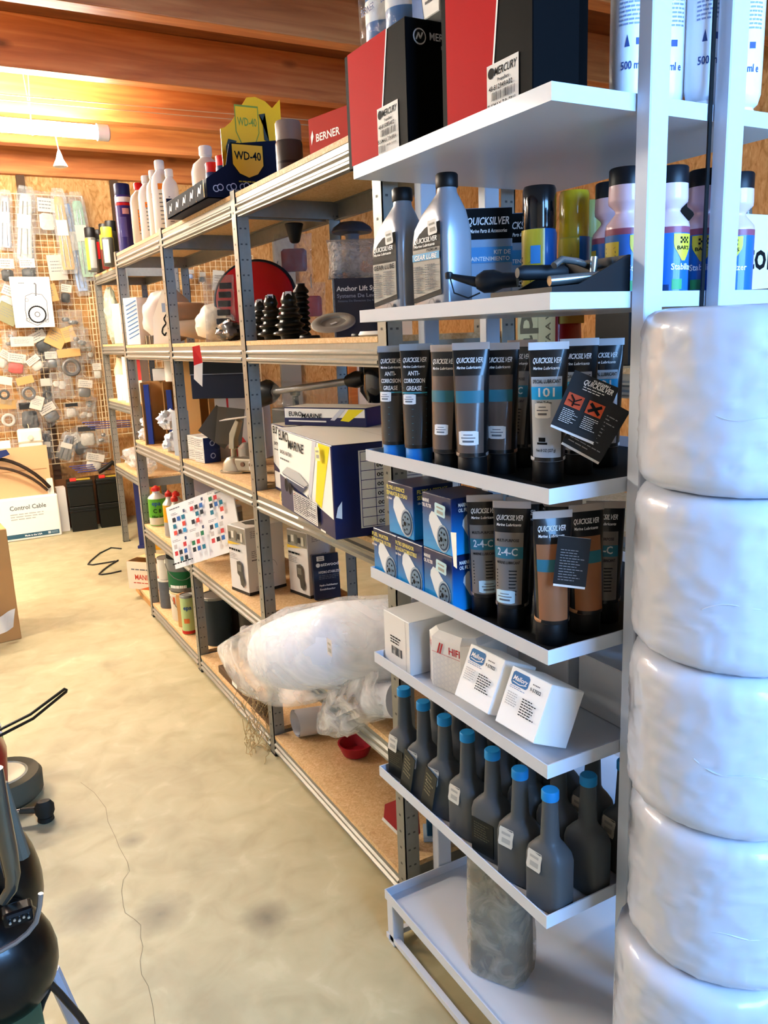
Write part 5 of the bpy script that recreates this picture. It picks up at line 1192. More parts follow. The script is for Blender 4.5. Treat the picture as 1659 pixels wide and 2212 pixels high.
# motor cartons
def motor_carton(loc, th, label, s=(.13, .18, .265)):
    t, F = carton('motor_carton', label, 'box', loc, th, *s, mat('d8d4d0', .5), 'white cartons with motor picture')
    sx, sy, sz = s
    f = F['F']; f.rect(0, 0, sx, .012, mat('2a2724', .5)); f.rect(.003, sz * .76, sx - .003, sz - .004, mat('8f8a7c', .5), 'printed_photo')
    for k in range(5): f.rect(.008 + k * .022, sz * (.79 + .03 * (k % 2)), .024 + k * .022, sz * (.9 + .02 * (k % 3)), mat(['45433c', 'd9d4c6', '6f6a5c', '2f2e2a', 'c9c2ae'][k], .5), 'printed_photo')
    f.poly([(.003, sz * .76), (.1, sz * .76), (.05, sz * .73), (.003, sz * .71)], mat('d8b23c', .5)); f.lines(.01, sz * .62, .11, sz * .68, 1, INK, .5); f.lines(.01, sz * .5, .07, sz * .6, 4, GREYINK, .3)
    f.poly([(.06, sz * .48), (.085, sz * .5), (.1, sz * .44), (.1, sz * .28), (.11, sz * .2), (.1, sz * .1), (.08, sz * .14), (.075, sz * .26), (.06, sz * .3)], mat('4c4840', .5), 'printed_motor'); f.rect(.066, sz * .34, .09, sz * .44, mat('7a756a', .5), 'printed_motor')
    r = F['R']; r.rect(0, 0, sy, .012, mat('2a2724', .5)); r.lines(.02, sz * .84, .1, sz * .95, 4, GREYINK, .3); r.lines(.02, sz * .55, .12, sz * .66, 4, GREYINK, .3); r.lines(.02, sz * .5, .06, sz * .53, 1, INK, .5); r.lines(.03, sz * .06, .07, sz * .12, 3, GREYINK, .3)
    r.stroke([(.085 + .045 * math.cos(a), sz * .36 + .035 * math.sin(a)) for a in [2 * PI * k / 24 for k in range(22)]], .0012, GREYINK)
    F['T'].rect(.003, .003, sx - .003, sy - .003, mat('cfccc4', .45), 'printed_top'); F['T'].poly([(.02, .05), (.07, .04), (.12, .08), (.1, .12), (.05, .13), (.02, .1)], mat('55534c', .5), 'printed_photo')
x, y = corner(.968, 2.845, R(-78), .13, .17); motor_carton((x, y, z), R(-78), 'white motor carton standing behind the middle metal post', (.13, .17, .265))
x, y = corner(1.145, 2.675, R(-78), .13, .13); motor_carton((x, y, z), R(-78), 'second white motor carton deeper on the fourth shelf, beside the navy pack', (.13, .13, .255))
x, y = 1.265, 2.63
t, F = carton('stabilizer_pack', 'navy clear fronted pack with white lettering on the fourth shelf', 'pack', (1.20, 2.640, z), R(-12), .10, .022, .17, mat('161a33', .3, coat=.4)); t.rotation_euler = (R(-5), 0, R(-10)); t.location.z = z + .003
f = F['F']; f.text('attwood', .03, .125, .019, WHITE, width=.07); f.disc(.02, .13, .008, WHITE); f.text('HYDRO-STABILIZER', .02, .098, .013, WHITE, width=.085); f.lines(.02, .075, .1, .093, 3, GREYINK, .4); f.text('Hydro-Stabilisateur', .02, .05, .010, WHITE, width=.07); f.text('Estabilizador', .02, .035, .010, WHITE, width=.06); f.sticker(.03, .155, .03, .018)
for k, (x, y, r, h, m_, lab) in enumerate(((1.16, 3.90, .05, .15, mat('8e3a2c', .4), 'glass jar of red brown paint on the fourth shelf'), (1.12, 3.72, .055, .14, mat('a02a22', .4), 'glass jar of red paint behind the colour chart'), (1.22, 3.74, .045, .17, mat('6c6a62', .4), 'dull grey jar behind the red paint'))):
    t = thing('paint_jar', lab, 'jar', (x, y, z), 0, 'paint jars'); MB().lathe([(r * .9, 0), (r, .004), (r, h * .82), (r * .9, h * .86)], 28).build('jar_body', m_, t, smooth=True); MB().lathe([(r * .98, h * .85), (r, h * .86), (r, h * .97), (r * .9, h)], 28).build('lid', mat('8f8b80', .3, metal=.6), t, smooth=True)
lump('green_sack', 'dark green bag behind the colour chart', 'bag', (1.18, 3.25, z), 0, (.08, .13, .07), mat('1d4a2c', .5), 4.4, .2)
t, F = carton('grey_crate', 'grey white tray leaning under the third shelf at the far end', 'box', (1.2, 4.27, z), R(-40), .12, .12, .26, mat('b3b0b4', .5))
# navy pack and slanted white sheet behind
t = thing('white_sheet', 'large slanted white sheet hanging behind the fourth shelf', 'sheet', (1.18, 3.98, z + .2), 0, None, (R(-10), R(35), R(-25))); MB().box(-.13, 0, -.02, .13, .004, .14).build('sheet', mat('b8b2bc', .6), t)

# ================================================================== foam rolls in plastic on the low shelf of the near bay
FOAM = mat('e9ebf2', .5)
fr = thing('foam_roll', 'big white foam roll in a loose clear plastic bag spilling off the low shelf', 'roll', (0, 0, 0))
ax = [PX(905, 1376, 1.09), PX(740, 1388, .93), PX(650, 1406, .885), PX(600, 1413, .87)]
MB().tube([ax[0] + (ax[0] - ax[1]) * .03] + ax, [.05, .112, .118, .12, .105], 32).build('foam', FOAM, fr, smooth=True)
def bag_loft(sects, seed, n=72, amp=.05):
    rings = []
    for (c, d, hu, hv) in sects:
        d = d.normalized(); s_ = d.cross(V((0, 0, 1))).normalized(); u_ = s_.cross(d)
        rg = []
        for j in range(n):
            a = 2 * PI * j / n
            k = 1 + amp * noise.noise(V((math.cos(a) * 2.5 + c.y * 6, math.sin(a) * 2.5, c.y * 9 + seed))) + amp * .8 * (1 - 2 * abs(noise.noise(V((math.cos(a) * 4.5, math.sin(a) * 4.5 + seed, c.y * 14)))))
            rg.append(c + s_ * (hu * k * math.cos(a)) + u_ * (hv * k * math.sin(a)))
        rings.append(rg)
    return rings
def densify(S, n):
    out = []
    for i in range(len(S) - 1):
        for k in range(n):
            f_ = k / n; out.append(tuple(a.lerp(b, f_) if isinstance(a, Vector) else a + (b - a) * f_ for a, b in zip(S[i], S[i + 1])))
    return out + [S[-1]]
A = [(PX(900, 1382, 1.08), .116, .124), (PX(740, 1392, .93), .115, .13), (PX(650, 1415, .88), .118, .148), (PX(590, 1432, .855), .10, .14), (PX(535, 1432, .84), .07, .11), (PX(495, 1418, .835), .03, .06), (PX(474, 1405, .835), .008, .02)]
S_ = []
for i, (c, hu, hv) in enumerate(A):
    d = A[min(i + 1, len(A) - 1)][0] - A[max(i - 1, 0)][0]; S_.append((c, d, hu, hv))
MB().loft(bag_loft(densify(S_, 8), 3), False, True).build('plastic_bag', FILMM, fr, smooth=True)
Face(fr, PX(712, 1398, .80), (-.0, -1, 0), (0, 0, 1), .03, .03).sticker(.0, .0, .03, .045, 0, mat('c9c9cc', .5))
f2_ = thing('foam_offcut', 'short white foam roll end in the smaller clear bag', 'roll', (0, 0, 0))
a0, a1 = PX(862, 1512, .985), PX(805, 1508, .95)
MB().tube([a0, a0 + (a1 - a0) * .05, a1, a1 + (a1 - a0) * .03], [.02, .05, .05, .04], 24).build('foam', FOAM, f2_, smooth=True)
bg2 = thing('clear_bag', 'smaller clear plastic bag hanging below the big foam roll', 'bag', (0, 0, 0))
A = [(PX(850, 1490, .985), .06, .065), (PX(800, 1500, .95), .065, .072), (PX(750, 1530, .925), .06, .07), (PX(715, 1555, .915), .04, .045), (PX(690, 1578, .912), .008, .012)]
S_ = [(c, A[min(i + 1, 4)][0] - A[max(i - 1, 0)][0], hu, hv) for i, (c, hu, hv) in enumerate(A)]
MB().loft(bag_loft(densify(S_, 6), 7, 36, .16), False, True).build('bag', film('creased_film', 'f4f4f2', lo=.15, hi=.7, scale=12, rough=.08, bump=.8), bg2, smooth=True)
z = LV[4] + .001
tb = thing('cardboard_tube', 'white tube lying on the bottom shelf under the foam roll', 'tube', (0, 0, 0))
p0 = PZ(640, 1590, z) + V((0, 0, .05)); p1 = p0 + V((.22, -.06, .0))
mb = MB(); mb.loft([[V((0, 0, 0)) + (p0 if i in (0, 3) else p1) + V((.0, (.05 if i < 2 else .044) * math.cos(2 * PI * j / 24), (.05 if i < 2 else .044) * math.sin(2 * PI * j / 24))) for j in range(24)] for i in (0, 1, 2, 3)], False, False); mb.build('tube_body', mat('c9c9cf', .5), tb, smooth=True)
t = thing('red_bowl', 'red plastic bowl under the clear bag on the bottom shelf', 'bowl', (1.12, 2.30, z), 0); MB().lathe([(.03, 0), (.045, .005), (.06, .04), (.062, .045), (.056, .045), (.04, .01)], 24).build('bowl', mat('a02030', .4), t, smooth=True)
t = thing('red_plate', 'red reflector plate with white edge leaning near the rack foot', 'plate', (.985, 1.79, z + .035), 0, None, (R(-15), R(25), R(-70))); MB().prism([(-.05, 0), (.05, 0), (.06, .05), (.02, .1), (-.04, .09), (-.07, .04)], 0, .006).build('plate', mat('9b2a2c', .4), t); MB().prism([(-.055, -.003), (.055, -.003), (.055, .006), (-.055, .006)], -.001, .007).build('edge_strip', PAPER, t)
t, F = carton('blue_box', 'upright blue box in the gap behind the rack', 'box', (1.11, 1.76, z), R(-30), .07, .05, .2, mat('1d5a86', .5)); MB().cbox(.03, .02, .03, .02, 0, -.034).build('latch', mat('12222e', .4), t); MB().cbox(.09, .07, .012).build('base', mat('9fb3c2', .5), t)

# ================================================================== bottom level, far bays
def pail(loc, rz, label, r, h, m, lidm, bands=(), group='paint tins', handle=False):
    t = thing('paint_tin', label, 'tin', loc, rz, group)
    MB().lathe([(r * .95, 0), (r * .97, .003), (r, h * .9), (r * 1.03, h * .91), (r * 1.03, h * .94)], 32).build('tin_body', m, t, smooth=True)
    MB().lathe([(r * 1.02, h * .93), (r * 1.02, h * .985), (r * .95, h), (r * .9, h * .98)], 32).build('lid', lidm, t, smooth=True)
    for (a0, a1, z0, z1, mm) in bands: curved(t, r, a0, a1, z0 * h, z1 * h, mm, e=.001)
    if handle: MB().tube([(r * 1.03 * math.cos(a), -r * .4 * abs(math.sin(a)) - r * .6 * (abs(math.sin(a)) > .1), h * .85 - h * .55 * abs(math.sin(a))) for a in [PI * k / 12 for k in range(13)]], .002, 6).build('wire_handle', mat('8f8b80', .3, metal=.7), t)
    return t
MT = mat('8f8d86', .35, metal=.4)
pail((1.0, 4.30, z), 0, 'dented grey tin with white lid ring at the far end of the bottom shelf', .05, .16, mat('5d6470', .4, metal=.3, var=.2), mat('cfcbbe', .5))
pail((1.0, 4.30, z + .161), 0, 'small white tin stacked on the dented grey tin', .045, .12, mat('dcd9d0', .4), MT)
pail((1.03, 4.06, z), 0, 'white paint bucket with yellow brown drips on the bottom shelf', .078, .155, mat('d8d2c2', .5), mat('c9b98a', .5), ((-.9, -.5, .4, .9, mat('9a7a34', .5)), (-.2, .0, .5, .95, mat('8f7a2e', .5)), (-1.2, -1, .6, .85, mat('c05a34', .5))), handle=True)
t = pail((1.035, 4.07, z + .157), R(-20), 'big grey paint tin with green label stacked on the white bucket', .083, .22, mat('7c8084', .35, metal=.3), MT, ((-1.2, .5, .1, .5, mat('1d6038', .5)), (-1.2, -.2, .8, .92, INK), (-.9, .2, .1, .17, WHITE)), handle=True)
t = pail((.975, 3.82, z), R(-20), 'pale green tin with red foot behind the second metal post', .035, .2, mat('b9d090', .4), MT, ((-PI, PI, .02, .1, mat('c02a20', .4)), (-.6, .2, .3, .42, mat('d8783c', .5))))
lettering('epa', lambda a, b: V((.0372 * math.sin((a - .02) / .037), -.0372 * math.cos((a - .02) / .037), b + .13)), .03, mat('1d4a8a', .5), t)
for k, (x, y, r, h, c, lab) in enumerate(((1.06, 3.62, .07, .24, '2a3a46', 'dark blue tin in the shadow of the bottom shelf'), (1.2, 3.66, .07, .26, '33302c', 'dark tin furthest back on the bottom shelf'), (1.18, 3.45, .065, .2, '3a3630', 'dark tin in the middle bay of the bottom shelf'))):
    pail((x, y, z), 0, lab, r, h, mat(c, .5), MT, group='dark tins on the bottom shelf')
t, F = carton('open_kraft_flap', 'opened brown carton flap on the white bucket', 'box', (.985, 3.93, z), R(-60), .05, .05, .17, CARD)
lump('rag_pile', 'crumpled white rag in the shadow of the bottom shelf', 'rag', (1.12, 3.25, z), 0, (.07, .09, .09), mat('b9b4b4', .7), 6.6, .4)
sw = thing('wooden_oar', 'dark wooden bristle board lying along the bottom shelf edge', 'board', (.965, 2.98, z + .02), R(90)); MB().box(-.33, -.02, -.02, .28, .025, .012).build('board', mat('5a4632', .8, var=.3, bscale=20), sw, bevel=.004)
MB().box(.03, .0255, -.005, .09, .0265, .012).build('paper_label', PAPER, sw)
mb = MB()
for k in range(60):
    a = V((random.uniform(-.33, -.2), random.uniform(-.02, .03), .012)); mb.tube([a, a + V((random.uniform(-.02, .02), random.uniform(-.01, .03), random.uniform(.01, .04))), a + V((random.uniform(-.05, .04), random.uniform(-.01, .05), random.uniform(.0, .05)))], .0012, 4)
mb.build('bristles', mat('6f5a3c', .8), sw, kind='stuff')
st = thing('rope_tangle', 'frayed tangle of straw coloured rope by the middle post foot', 'rope', (.885, 2.655, .0), 0)
mb = MB()
for k in range(40):
    q = V((random.uniform(-.03, .04), random.uniform(-.05, .06), random.uniform(.02, .26))); pts = [q]
    for j in range(5): pts.append(pts[-1] + V((random.uniform(-.02, .02), random.uniform(-.025, .025), random.uniform(-.05, .03)))); pts[-1].z = max(.004, pts[-1].z)
    mb.tube(pts, .0013, 4)
mb.build('rope_fibres', mat('b39a6a', .8), st, kind='stuff')
# low board and open carton beyond the last post, wire loops on the floor
bd = thing('floor_pallet', 'low chipboard base jutting out past the furthest shelf post', 'base', (0, 0, 0)); MB().box(.95, 4.46, .05, 1.3, 4.98, .066).build('board', BOARD, bd); MB().box(.96, 4.46, 0, .98, 4.98, .05).box(1.27, 4.46, 0, 1.29, 4.98, .05).build('runner', CARD, bd)
oc = thing('open_carton', 'open cardboard carton with red lettering at the foot of the furthest post', 'box', (1.055, 4.80, .067), R(-50)); sx, sy, sz = .26, .2, .17
mb = MB(); th = .004; mb.box(-sx / 2, -sy / 2, 0, sx / 2, -sy / 2 + th, sz).box(-sx / 2, sy / 2 - th, 0, sx / 2, sy / 2, sz).box(-sx / 2, -sy / 2, 0, -sx / 2 + th, sy / 2, sz).box(sx / 2 - th, -sy / 2, 0, sx / 2, sy / 2, sz).box(-sx / 2, -sy / 2, 0, sx / 2, sy / 2, th); mb.build('carton', CARDL, oc)
f = faces(oc, sx, sy, sz)['F']; f.rect(.0, .0, sx, sz, mat('e2d5bd', .7)); f.text('MANITOU', .05, .06, .045, mat('c2402c', .6), width=.17); f.lines(.03, .115, .22, .13, 1, GREYINK, .5); f.lines(.04, .035, .21, .045, 1, mat('c2402c', .6), .5); f.poly([(.08, 0), (.24, 0), (.16, .025)], mat('cf6a3a', .6))
MB().box(-sx / 2, -sy / 2 - .1, sz - .004, sx / 2, -sy / 2, sz).build('carton_flap', CARDL, oc).location = (0, .2, .0)
cb2 = thing('cable_loops', 'two loops of black cable lying on the floor by the open carton', 'cable', (0, 0, 0))
mb = MB(); mb.tube([PZ(x, y, .006) for x, y in ((262, 1185), (240, 1183), (215, 1195), (195, 1212), (190, 1219), (200, 1220), (225, 1216), (250, 1212))], .005, 8); mb.tube([PZ(x, y, .006) for x, y in ((255, 1210), (235, 1222), (222, 1232), (214, 1240), (220, 1241), (240, 1238), (262, 1233))], .005, 8); mb.build('cable', mat('2b2a27', .5), cb2, smooth=True)

# ================================================================== back wall: wire grids and what hangs on them
GY = 7.20
GW = mat('d8c49a', .5)
def wire_grid(x0, x1, z0, z1, label, y=GY):
    t = thing('wire_grid', label, 'grid', (0, 0, 0)); r = .0022
    mb = MB(); n = round((x1 - x0) / .05)
    for i in range(n + 1):
        x = x0 + (x1 - x0) * i / n; w = r if 0 < i < n else .004; mb.box(x - w, y - w, z0, x + w, y + w, z1)
    mb.build('upright_wires', GW, t, kind='stuff')
    mb = MB(); n = round((z1 - z0) / .05)
    for i in range(n + 1):
        z_ = z0 + (z1 - z0) * i / n; w = r if 0 < i < n else .004; mb.box(x0, y - r * 2 - w, z_ - w, x1, y - r * 2 + w, z_ + w)
    mb.build('cross_wires', GW, t, kind='stuff')
gz = PY(0, 417, GY).z
wire_grid(-.3, PY(176, 425, GY).x, .55, gz, 'tall wire grid panel on the back wall left of the shelving')
wire_grid(PY(182, 600, GY).x + .02, PY(546, 560, GY).x, .75, 2.24, 'lower wire grid panel on the back wall seen through the shelves')
GM = {'steel': mat('6f6f6c', .35, metal=.5), 'dark': mat('2b2b2a', .4), 'white': mat('b9b3a5', .5), 'tan': mat('b8935a', .6), 'red': mat('b5473c', .5), 'olive': mat('7d7a58', .5), 'green': mat('8fae92', .45), 'blue': mat('8fa6cc', .5), 'foil': mat('b9bdc0', .25, metal=.6)}
PRO = {}
def wall_bag(px, py, w, h, rot, kind, inner, label, layer):
    """a hung packet: header card, clear pouch and what is inside; w and h are its size in the picture"""
    k_ = 7.35 / FPX * 1.02; W2, H2 = w * k_, h * k_
    p = PY(px, py, GY - .035 - .036 * (layer % 4))
    t = thing('hanging_packet' if kind != 'sleeve' else 'hanging_sleeve', label, 'packet', p, 0, 'packets hung on the wire grid', (0, R(rot), random.uniform(-.15, .15)))
    g = lambda n_, fn: PRO.setdefault((kind, inner, n_), fn())
    sd = px * .37
    if kind != 'card': MB().tube([(0, -.004, H2 * .46), (0, 0, H2 * .5), (0, GY - p.y, H2 * .5 + .008)], .002, 5).build('hook', GW, t)
    if kind == 'pouch':
        pillow(t, W2, H2, .04, FILM, sd, z0=-H2 / 2, n=8, amp=.5)
        MB().rings([(-H2 * .38, W2 * .2, .006, 2.4), (-H2 * .32, W2 * .3, .012, 2.6), (-H2 * .05, W2 * .3, .012, 2.2), (0, W2 * .18, .006, 2)], 14).build('contents', GM[inner], t, smooth=True)
        f = Face(t, (-W2 * .36, -.021, H2 * .02), (1, 0, 0), (0, 0, 1), W2 * .7, H2 * .3); f.rect(0, 0, W2 * .72, H2 * .32, GM['white'], 'card'); f.lines(W2 * .06, H2 * .05, W2 * .66, H2 * .28, 3, GREYINK, .3)
    elif kind == 'lump':
        pillow(t, W2, H2, .06, FILMB, sd, z0=-H2 / 2, n=10, amp=.7)
        for q in range(3):
            c = V((random.uniform(-.22, .22) * W2, 0, random.uniform(-.3, .15) * H2)); MB().rings([(c.z - H2 * .1, W2 * .1, .008, 2, c.x, 0), (c.z, W2 * .17, .014, 2, c.x, 0), (c.z + H2 * .1, W2 * .1, .008, 2, c.x, 0)], 10).build('contents', GM[inner], t, smooth=True)
    elif kind == 'card':
        MB().box(-W2 / 2, -.004, -H2 / 2, W2 / 2, .004, H2 / 2).build('card', GM[inner], t, bevel=.003, seg=1)
        f = Face(t, (-W2 / 2, -.0045, -H2 / 2), (1, 0, 0), (0, 0, 1), W2, H2); f.lines(W2 * .15, H2 * .3, W2 * .85, H2 * .8, 4, GREYINK, .25); MB().tube([(0, -.006, H2 * .45), (0, -.012, H2 * .5), (0, GY - p.y, H2 * .54)], .002, 5).build('hook', GW, t)
    elif kind == 'sleeve':
        MB().rings([(-H2 / 2, W2 * .42, .008, 3), (-H2 * .45, W2 * .5, .014, 3), (H2 * .4, W2 * .42, .014, 3), (H2 / 2, W2 * .3, .006, 3)], 16).build('sleeve', FILMB, t, smooth=True)
        MB().rings([(-H2 * .45, W2 * .3, .004, 3), (-H2 * .4, W2 * .34, .008, 3), (H2 * .36, W2 * .26, .008, 3), (H2 * .4, W2 * .2, .004, 3)], 12).build('contents', GM[inner], t, smooth=True)
        for q in (-.18, .12): MB().tube([(W2 * q, -.012, -H2 * .42), (W2 * q * .6, -.012, H2 * .3)], .004, 6).build('rod', GM['steel'], t)
        f = Face(t, (-W2 * .35, -.0175, -H2 * .05), (1, 0, 0), (0, 0, 1), W2 * .6, H2 * .2); f.rect(0, 0, W2 * .6, H2 * .18, GM['white'], 'card')
    elif kind == 'loop':
        pillow(t, W2, H2, .035, FILM, sd, z0=-H2 / 2, n=8, amp=.4); rr = min(W2, H2) * .26
        MB().tube([(rr * math.cos(a), -.004, -H2 * .15 + rr * math.sin(a)) for a in [2 * PI * q / 20 for q in range(20)]], rr * .3, 8, True).build('contents', GM[inner], t, smooth=True)
        MB().box(-W2 * .4, -.022, H2 * .2, W2 * .4, -.02, H2 * .48).build('card', GM['tan' if inner != 'dark' else 'white'], t)
    elif kind == 'header':
        pillow(t, W2, H2, .05, FILMB, sd, z0=-H2 / 2, n=8, amp=.5); MB().box(-W2 * .4, -.028, H2 * .22, W2 * .4, -.024, H2 * .42).build('header_card', GM['dark'], t)
        MB().rings([(-H2 * .4, W2 * .25, .006, 2.4), (-H2 * .3, W2 * .34, .014, 2.4), (H2 * .1, W2 * .3, .012, 2.4), (H2 * .15, W2 * .2, .006, 2)], 14).build('contents', GM[inner], t, smooth=True)
    return t
BAGS = [  # row by row: centre x, y, width, height in the photograph, tilt, kind, contents, what sets it apart
 (11, 476, 30, 105, 6, 'sleeve', 'foil', 'silver foil pouch at the left picture edge, top row'), (54, 486, 38, 135, 8, 'sleeve', 'white', 'long narrow clear sleeve with pale rods, top row'), (101, 461, 46, 76, 2, 'pouch', 'white', 'clear packet with printed white card, middle of the top row'),
 (137, 500, 32, 150, -2, 'sleeve', 'tan', 'long clear sleeve with tan strip, top row'), (160, 530, 28, 185, -5, 'sleeve', 'blue', 'longest clear sleeve with pale blue edge, top row'), (178, 512, 34, 160, -3, 'sleeve', 'green', 'long pale green sleeve nearest the shelf, top row'),
 (15, 582, 34, 54, 0, 'pouch', 'dark', 'packet with dark round piece at the left picture edge, second row'), (60, 580, 36, 50, 0, 'pouch', 'dark', 'packet with coiled lead on white card, second row'), (124, 578, 33, 46, -3, 'card', 'white', 'white card packet with black loop handle, second row'),
 (19, 641, 40, 56, 25, 'pouch', 'white', 'tilted printed packet left of the big gasket card'), (16, 678, 36, 34, 30, 'card', 'olive', 'tilted olive carton left of the big gasket card'), (109, 633, 24, 32, -10, 'card', 'tan', 'small tan card just right of the gasket card'), (142, 633, 26, 46, 8, 'pouch', 'dark', 'small packet with black plug, right of the gasket card'),
 (152, 689, 46, 36, 0, 'lump', 'steel', 'wide packet of shiny metal rings below the longest sleeve'), (21, 732, 28, 34, 0, 'lump', 'steel', 'small packet of grey pieces, fourth row at the left'), (48, 738, 40, 18, 0, 'card', 'white', 'wide blank white card, fourth row'), (87, 737, 40, 54, -25, 'pouch', 'dark', 'tilted printed packet below the gasket card'),
 (122, 729, 34, 36, 30, 'card', 'tan', 'tilted tan card, fourth row'), (148, 722, 24, 28, -15, 'card', 'tan', 'smaller tan card beside the tilted one'), (172, 730, 36, 40, 0, 'lump', 'steel', 'packet of steel parts, fourth row nearest the shelf'), (188, 760, 30, 44, 8, 'lump', 'white', 'packet of white parts just left of the red box'),
 (8, 775, 30, 44, 35, 'pouch', 'white', 'tilted packet at the left picture edge, fifth row'), (35, 784, 42, 50, 10, 'pouch', 'red', 'packet with reddish card, fifth row'), (76, 784, 34, 36, -35, 'pouch', 'white', 'tilted white packet, fifth row'), (111, 776, 30, 42, 0, 'pouch', 'steel', 'packet of long nails, fifth row'), (152, 784, 52, 56, -4, 'loop', 'steel', 'large packet with pink print and a steel ring, fifth row'),
 (10, 843, 28, 52, 12, 'loop', 'dark', 'packet with dark ring at the left picture edge, sixth row'), (59, 841, 38, 50, -10, 'loop', 'steel', 'tan card packet with steel ring, sixth row'), (101, 845, 26, 50, 0, 'loop', 'dark', 'packet with black grommet, sixth row'), (134, 833, 44, 52, 0, 'lump', 'white', 'packet of lumpy white parts, sixth row'), (183, 838, 36, 46, 8, 'pouch', 'steel', 'packet with grey bar, sixth row nearest the shelf'), (80, 870, 22, 26, 20, 'card', 'white', 'small tilted white card between the sixth and seventh rows'),
 (18, 897, 38, 60, 5, 'loop', 'white', 'packet with white ring and dark strip, seventh row at the left'), (64, 898, 44, 60, 0, 'header', 'dark', 'clamshell pack with black part, seventh row'), (106, 891, 42, 50, -25, 'pouch', 'steel', 'tilted packet with tan card, seventh row'), (154, 886, 28, 32, 0, 'header', 'white', 'small pack with black header, seventh row'), (187, 889, 40, 40, 0, 'lump', 'white', 'packet of white fittings, seventh row nearest the shelf'),
 (25, 975, 34, 44, 0, 'lump', 'olive', 'olive packet under the seventh row at the left'), (100, 962, 28, 56, 5, 'sleeve', 'dark', 'dim packet with dark rod right of the white case'), (145, 965, 34, 56, 20, 'sleeve', 'steel', 'tilted clear sleeve of steel rods, lowest row'), (165, 958, 34, 60, -25, 'pouch', 'steel', 'tilted pack with white label, lowest row'), (189, 942, 40, 46, 0, 'header', 'white', 'pack with black header, lowest row'), (204, 996, 46, 46, 15, 'pouch', 'white', 'white packet hanging lowest near the batteries'), (222, 940, 28, 34, 0, 'lump', 'steel', 'packet of dark clips beside the shelf post, lowest row'),
 (410, 592, 20, 24, 0, 'pouch', 'blue', 'blue carded packet on the lower grid seen past the middle post'), (436, 598, 18, 26, 0, 'pouch', 'dark', 'dark packet on the lower grid right of the blue carded one'), (472, 606, 24, 40, 6, 'card', 'white', 'white printed card on the lower grid above the red dish'), (498, 608, 18, 30, 0, 'pouch', 'white', 'pale packet on the lower grid beside the post'), (385, 610, 26, 30, -8, 'card', 'tan', 'yellow tan card on the lower grid left of the post'),
 (498, 790, 20, 22, 0, 'card', 'tan', 'tan label under a dark clip, seen below the second shelf'), (505, 830, 30, 50, 0, 'lump', 'white', 'packet of pale parts seen right of the black case'), (533, 790, 14, 50, 0, 'pouch', 'blue', 'lilac packet seen between post and wall'), (198, 872, 22, 30, 10, 'lump', 'steel', 'small packet tucked by the far shelf post, seventh row'), (210, 800, 22, 40, 0, 'pouch', 'white', 'pale packet just left of the far shelf, fifth row')]
for i_, b_ in enumerate(BAGS): wall_bag(*b_, i_)
p = PY(70, 653, GY - .175)
gk = thing('gasket_card', 'big white card with gasket outline on the wire grid', 'card', p, 0)
w, h = .29, .385; MB().box(-w / 2, -.003, -h / 2, w / 2, .003, h / 2).build('card', mat('d8d4c8', .5), gk, bevel=.002, seg=1)
f = Face(gk, (-w / 2, -.0034, -h / 2), (1, 0, 0), (0, 0, 1), w, h)
def ringline(cx, cy, r, t_, m_): f.stroke([(cx + r * math.cos(2 * PI * k / 28), cy + r * math.sin(2 * PI * k / 28)) for k in range(29)], t_, m_, 'printed_ring')
ringline(.17, .10, .062, .012, INK); ringline(.17, .10, .018, .008, GREYINK); ringline(.17, .10, .08, .004, mat('a9a59a', .5)); f.stroke([(.09, .05), (.085, .14), (.1, .24), (.15, .26), (.22, .25), (.25, .2), (.245, .06), (.16, .015), (.09, .05)], .005, GREYINK); f.stroke([(.175, .24), (.185, .33), (.17, .335)], .012, GREYINK); ringline(.105, .21, .012, .004, GREYINK); ringline(.235, .05, .012, .004, GREYINK); ringline(.095, .06, .012, .004, GREYINK); f.lines(.06, .33, .11, .345, 1, GREYINK, .5)
p = PY(66, 955, GY - .19)
wc = thing('white_case', 'white plastic case with round catch hanging on the wire grid', 'case', p, 0); MB().cbox(.18, .06, .22, -.11).build('case_body', mat('e9dfc8', .45), wc, bevel=.02, seg=3); MB().box(-.092, -.034, .0, .092, -.028, .012).build('lid_seam', mat('b9ac90', .5), wc); MB().tube([(0, -.03, .04), (0, -.05, .04)], [.022, .018], 16).build('catch', mat('cfc4aa', .4), wc, smooth=True); MB().tube([(0, 0, .1), (0, .01, .13), (0, .05, .14)], .003, 6).build('hook', GW, wc)

# ================================================================== far separate bay: things on its shelves
zz = 1.111
t = thing('foam_bar_pack', 'pack of white foam bars standing on the far bay', 'pack', (1.27, 5.95, zz), R(-60)); 
for k in range(5): MB().rings([(0, .026, .03, 3), (.17, .026, .03, 3), (.18, .018, .022, 3)], 14).build('foam_bar', mat('efe6d0', .6), t, smooth=True).location = (-.11 + .055 * k, 0, 0)
t, F = carton('red_print_carton', 'pale carton with red panel and white lettering on the far bay', 'box', (1.26, 5.72, zz + .0), R(-45), .14, .1, .31, mat('d8cdbc', .6)); F['F'].rect(.03, .15, .14, .309, mat('b3302c', .5)); F['F'].text('UOT', .03, .2, .06, WHITE, width=.07)
lump('cream_bag', 'cream coloured lumpy bag on the far bay under the second shelf', 'bag', (1.26, 6.12, zz), 0, (.06, .08, .16), mat('d8c8a4', .6), 2.2, .3)
lump('clear_sack', 'heap of clear plastic bags on the lower shelf of the far bay', 'bag', (1.28, 5.95, .621), 0, (.11, .25, .075), FILMM, 8.2, .35, freq=3)
lump('clear_sack', 'clear crumpled bag with dark plug hanging over the far bay edge', 'bag', (1.24, 5.63, .621), 0, (.08, .10, .12), FILMB, 9.2, .4, freq=3)
zz = 1.508
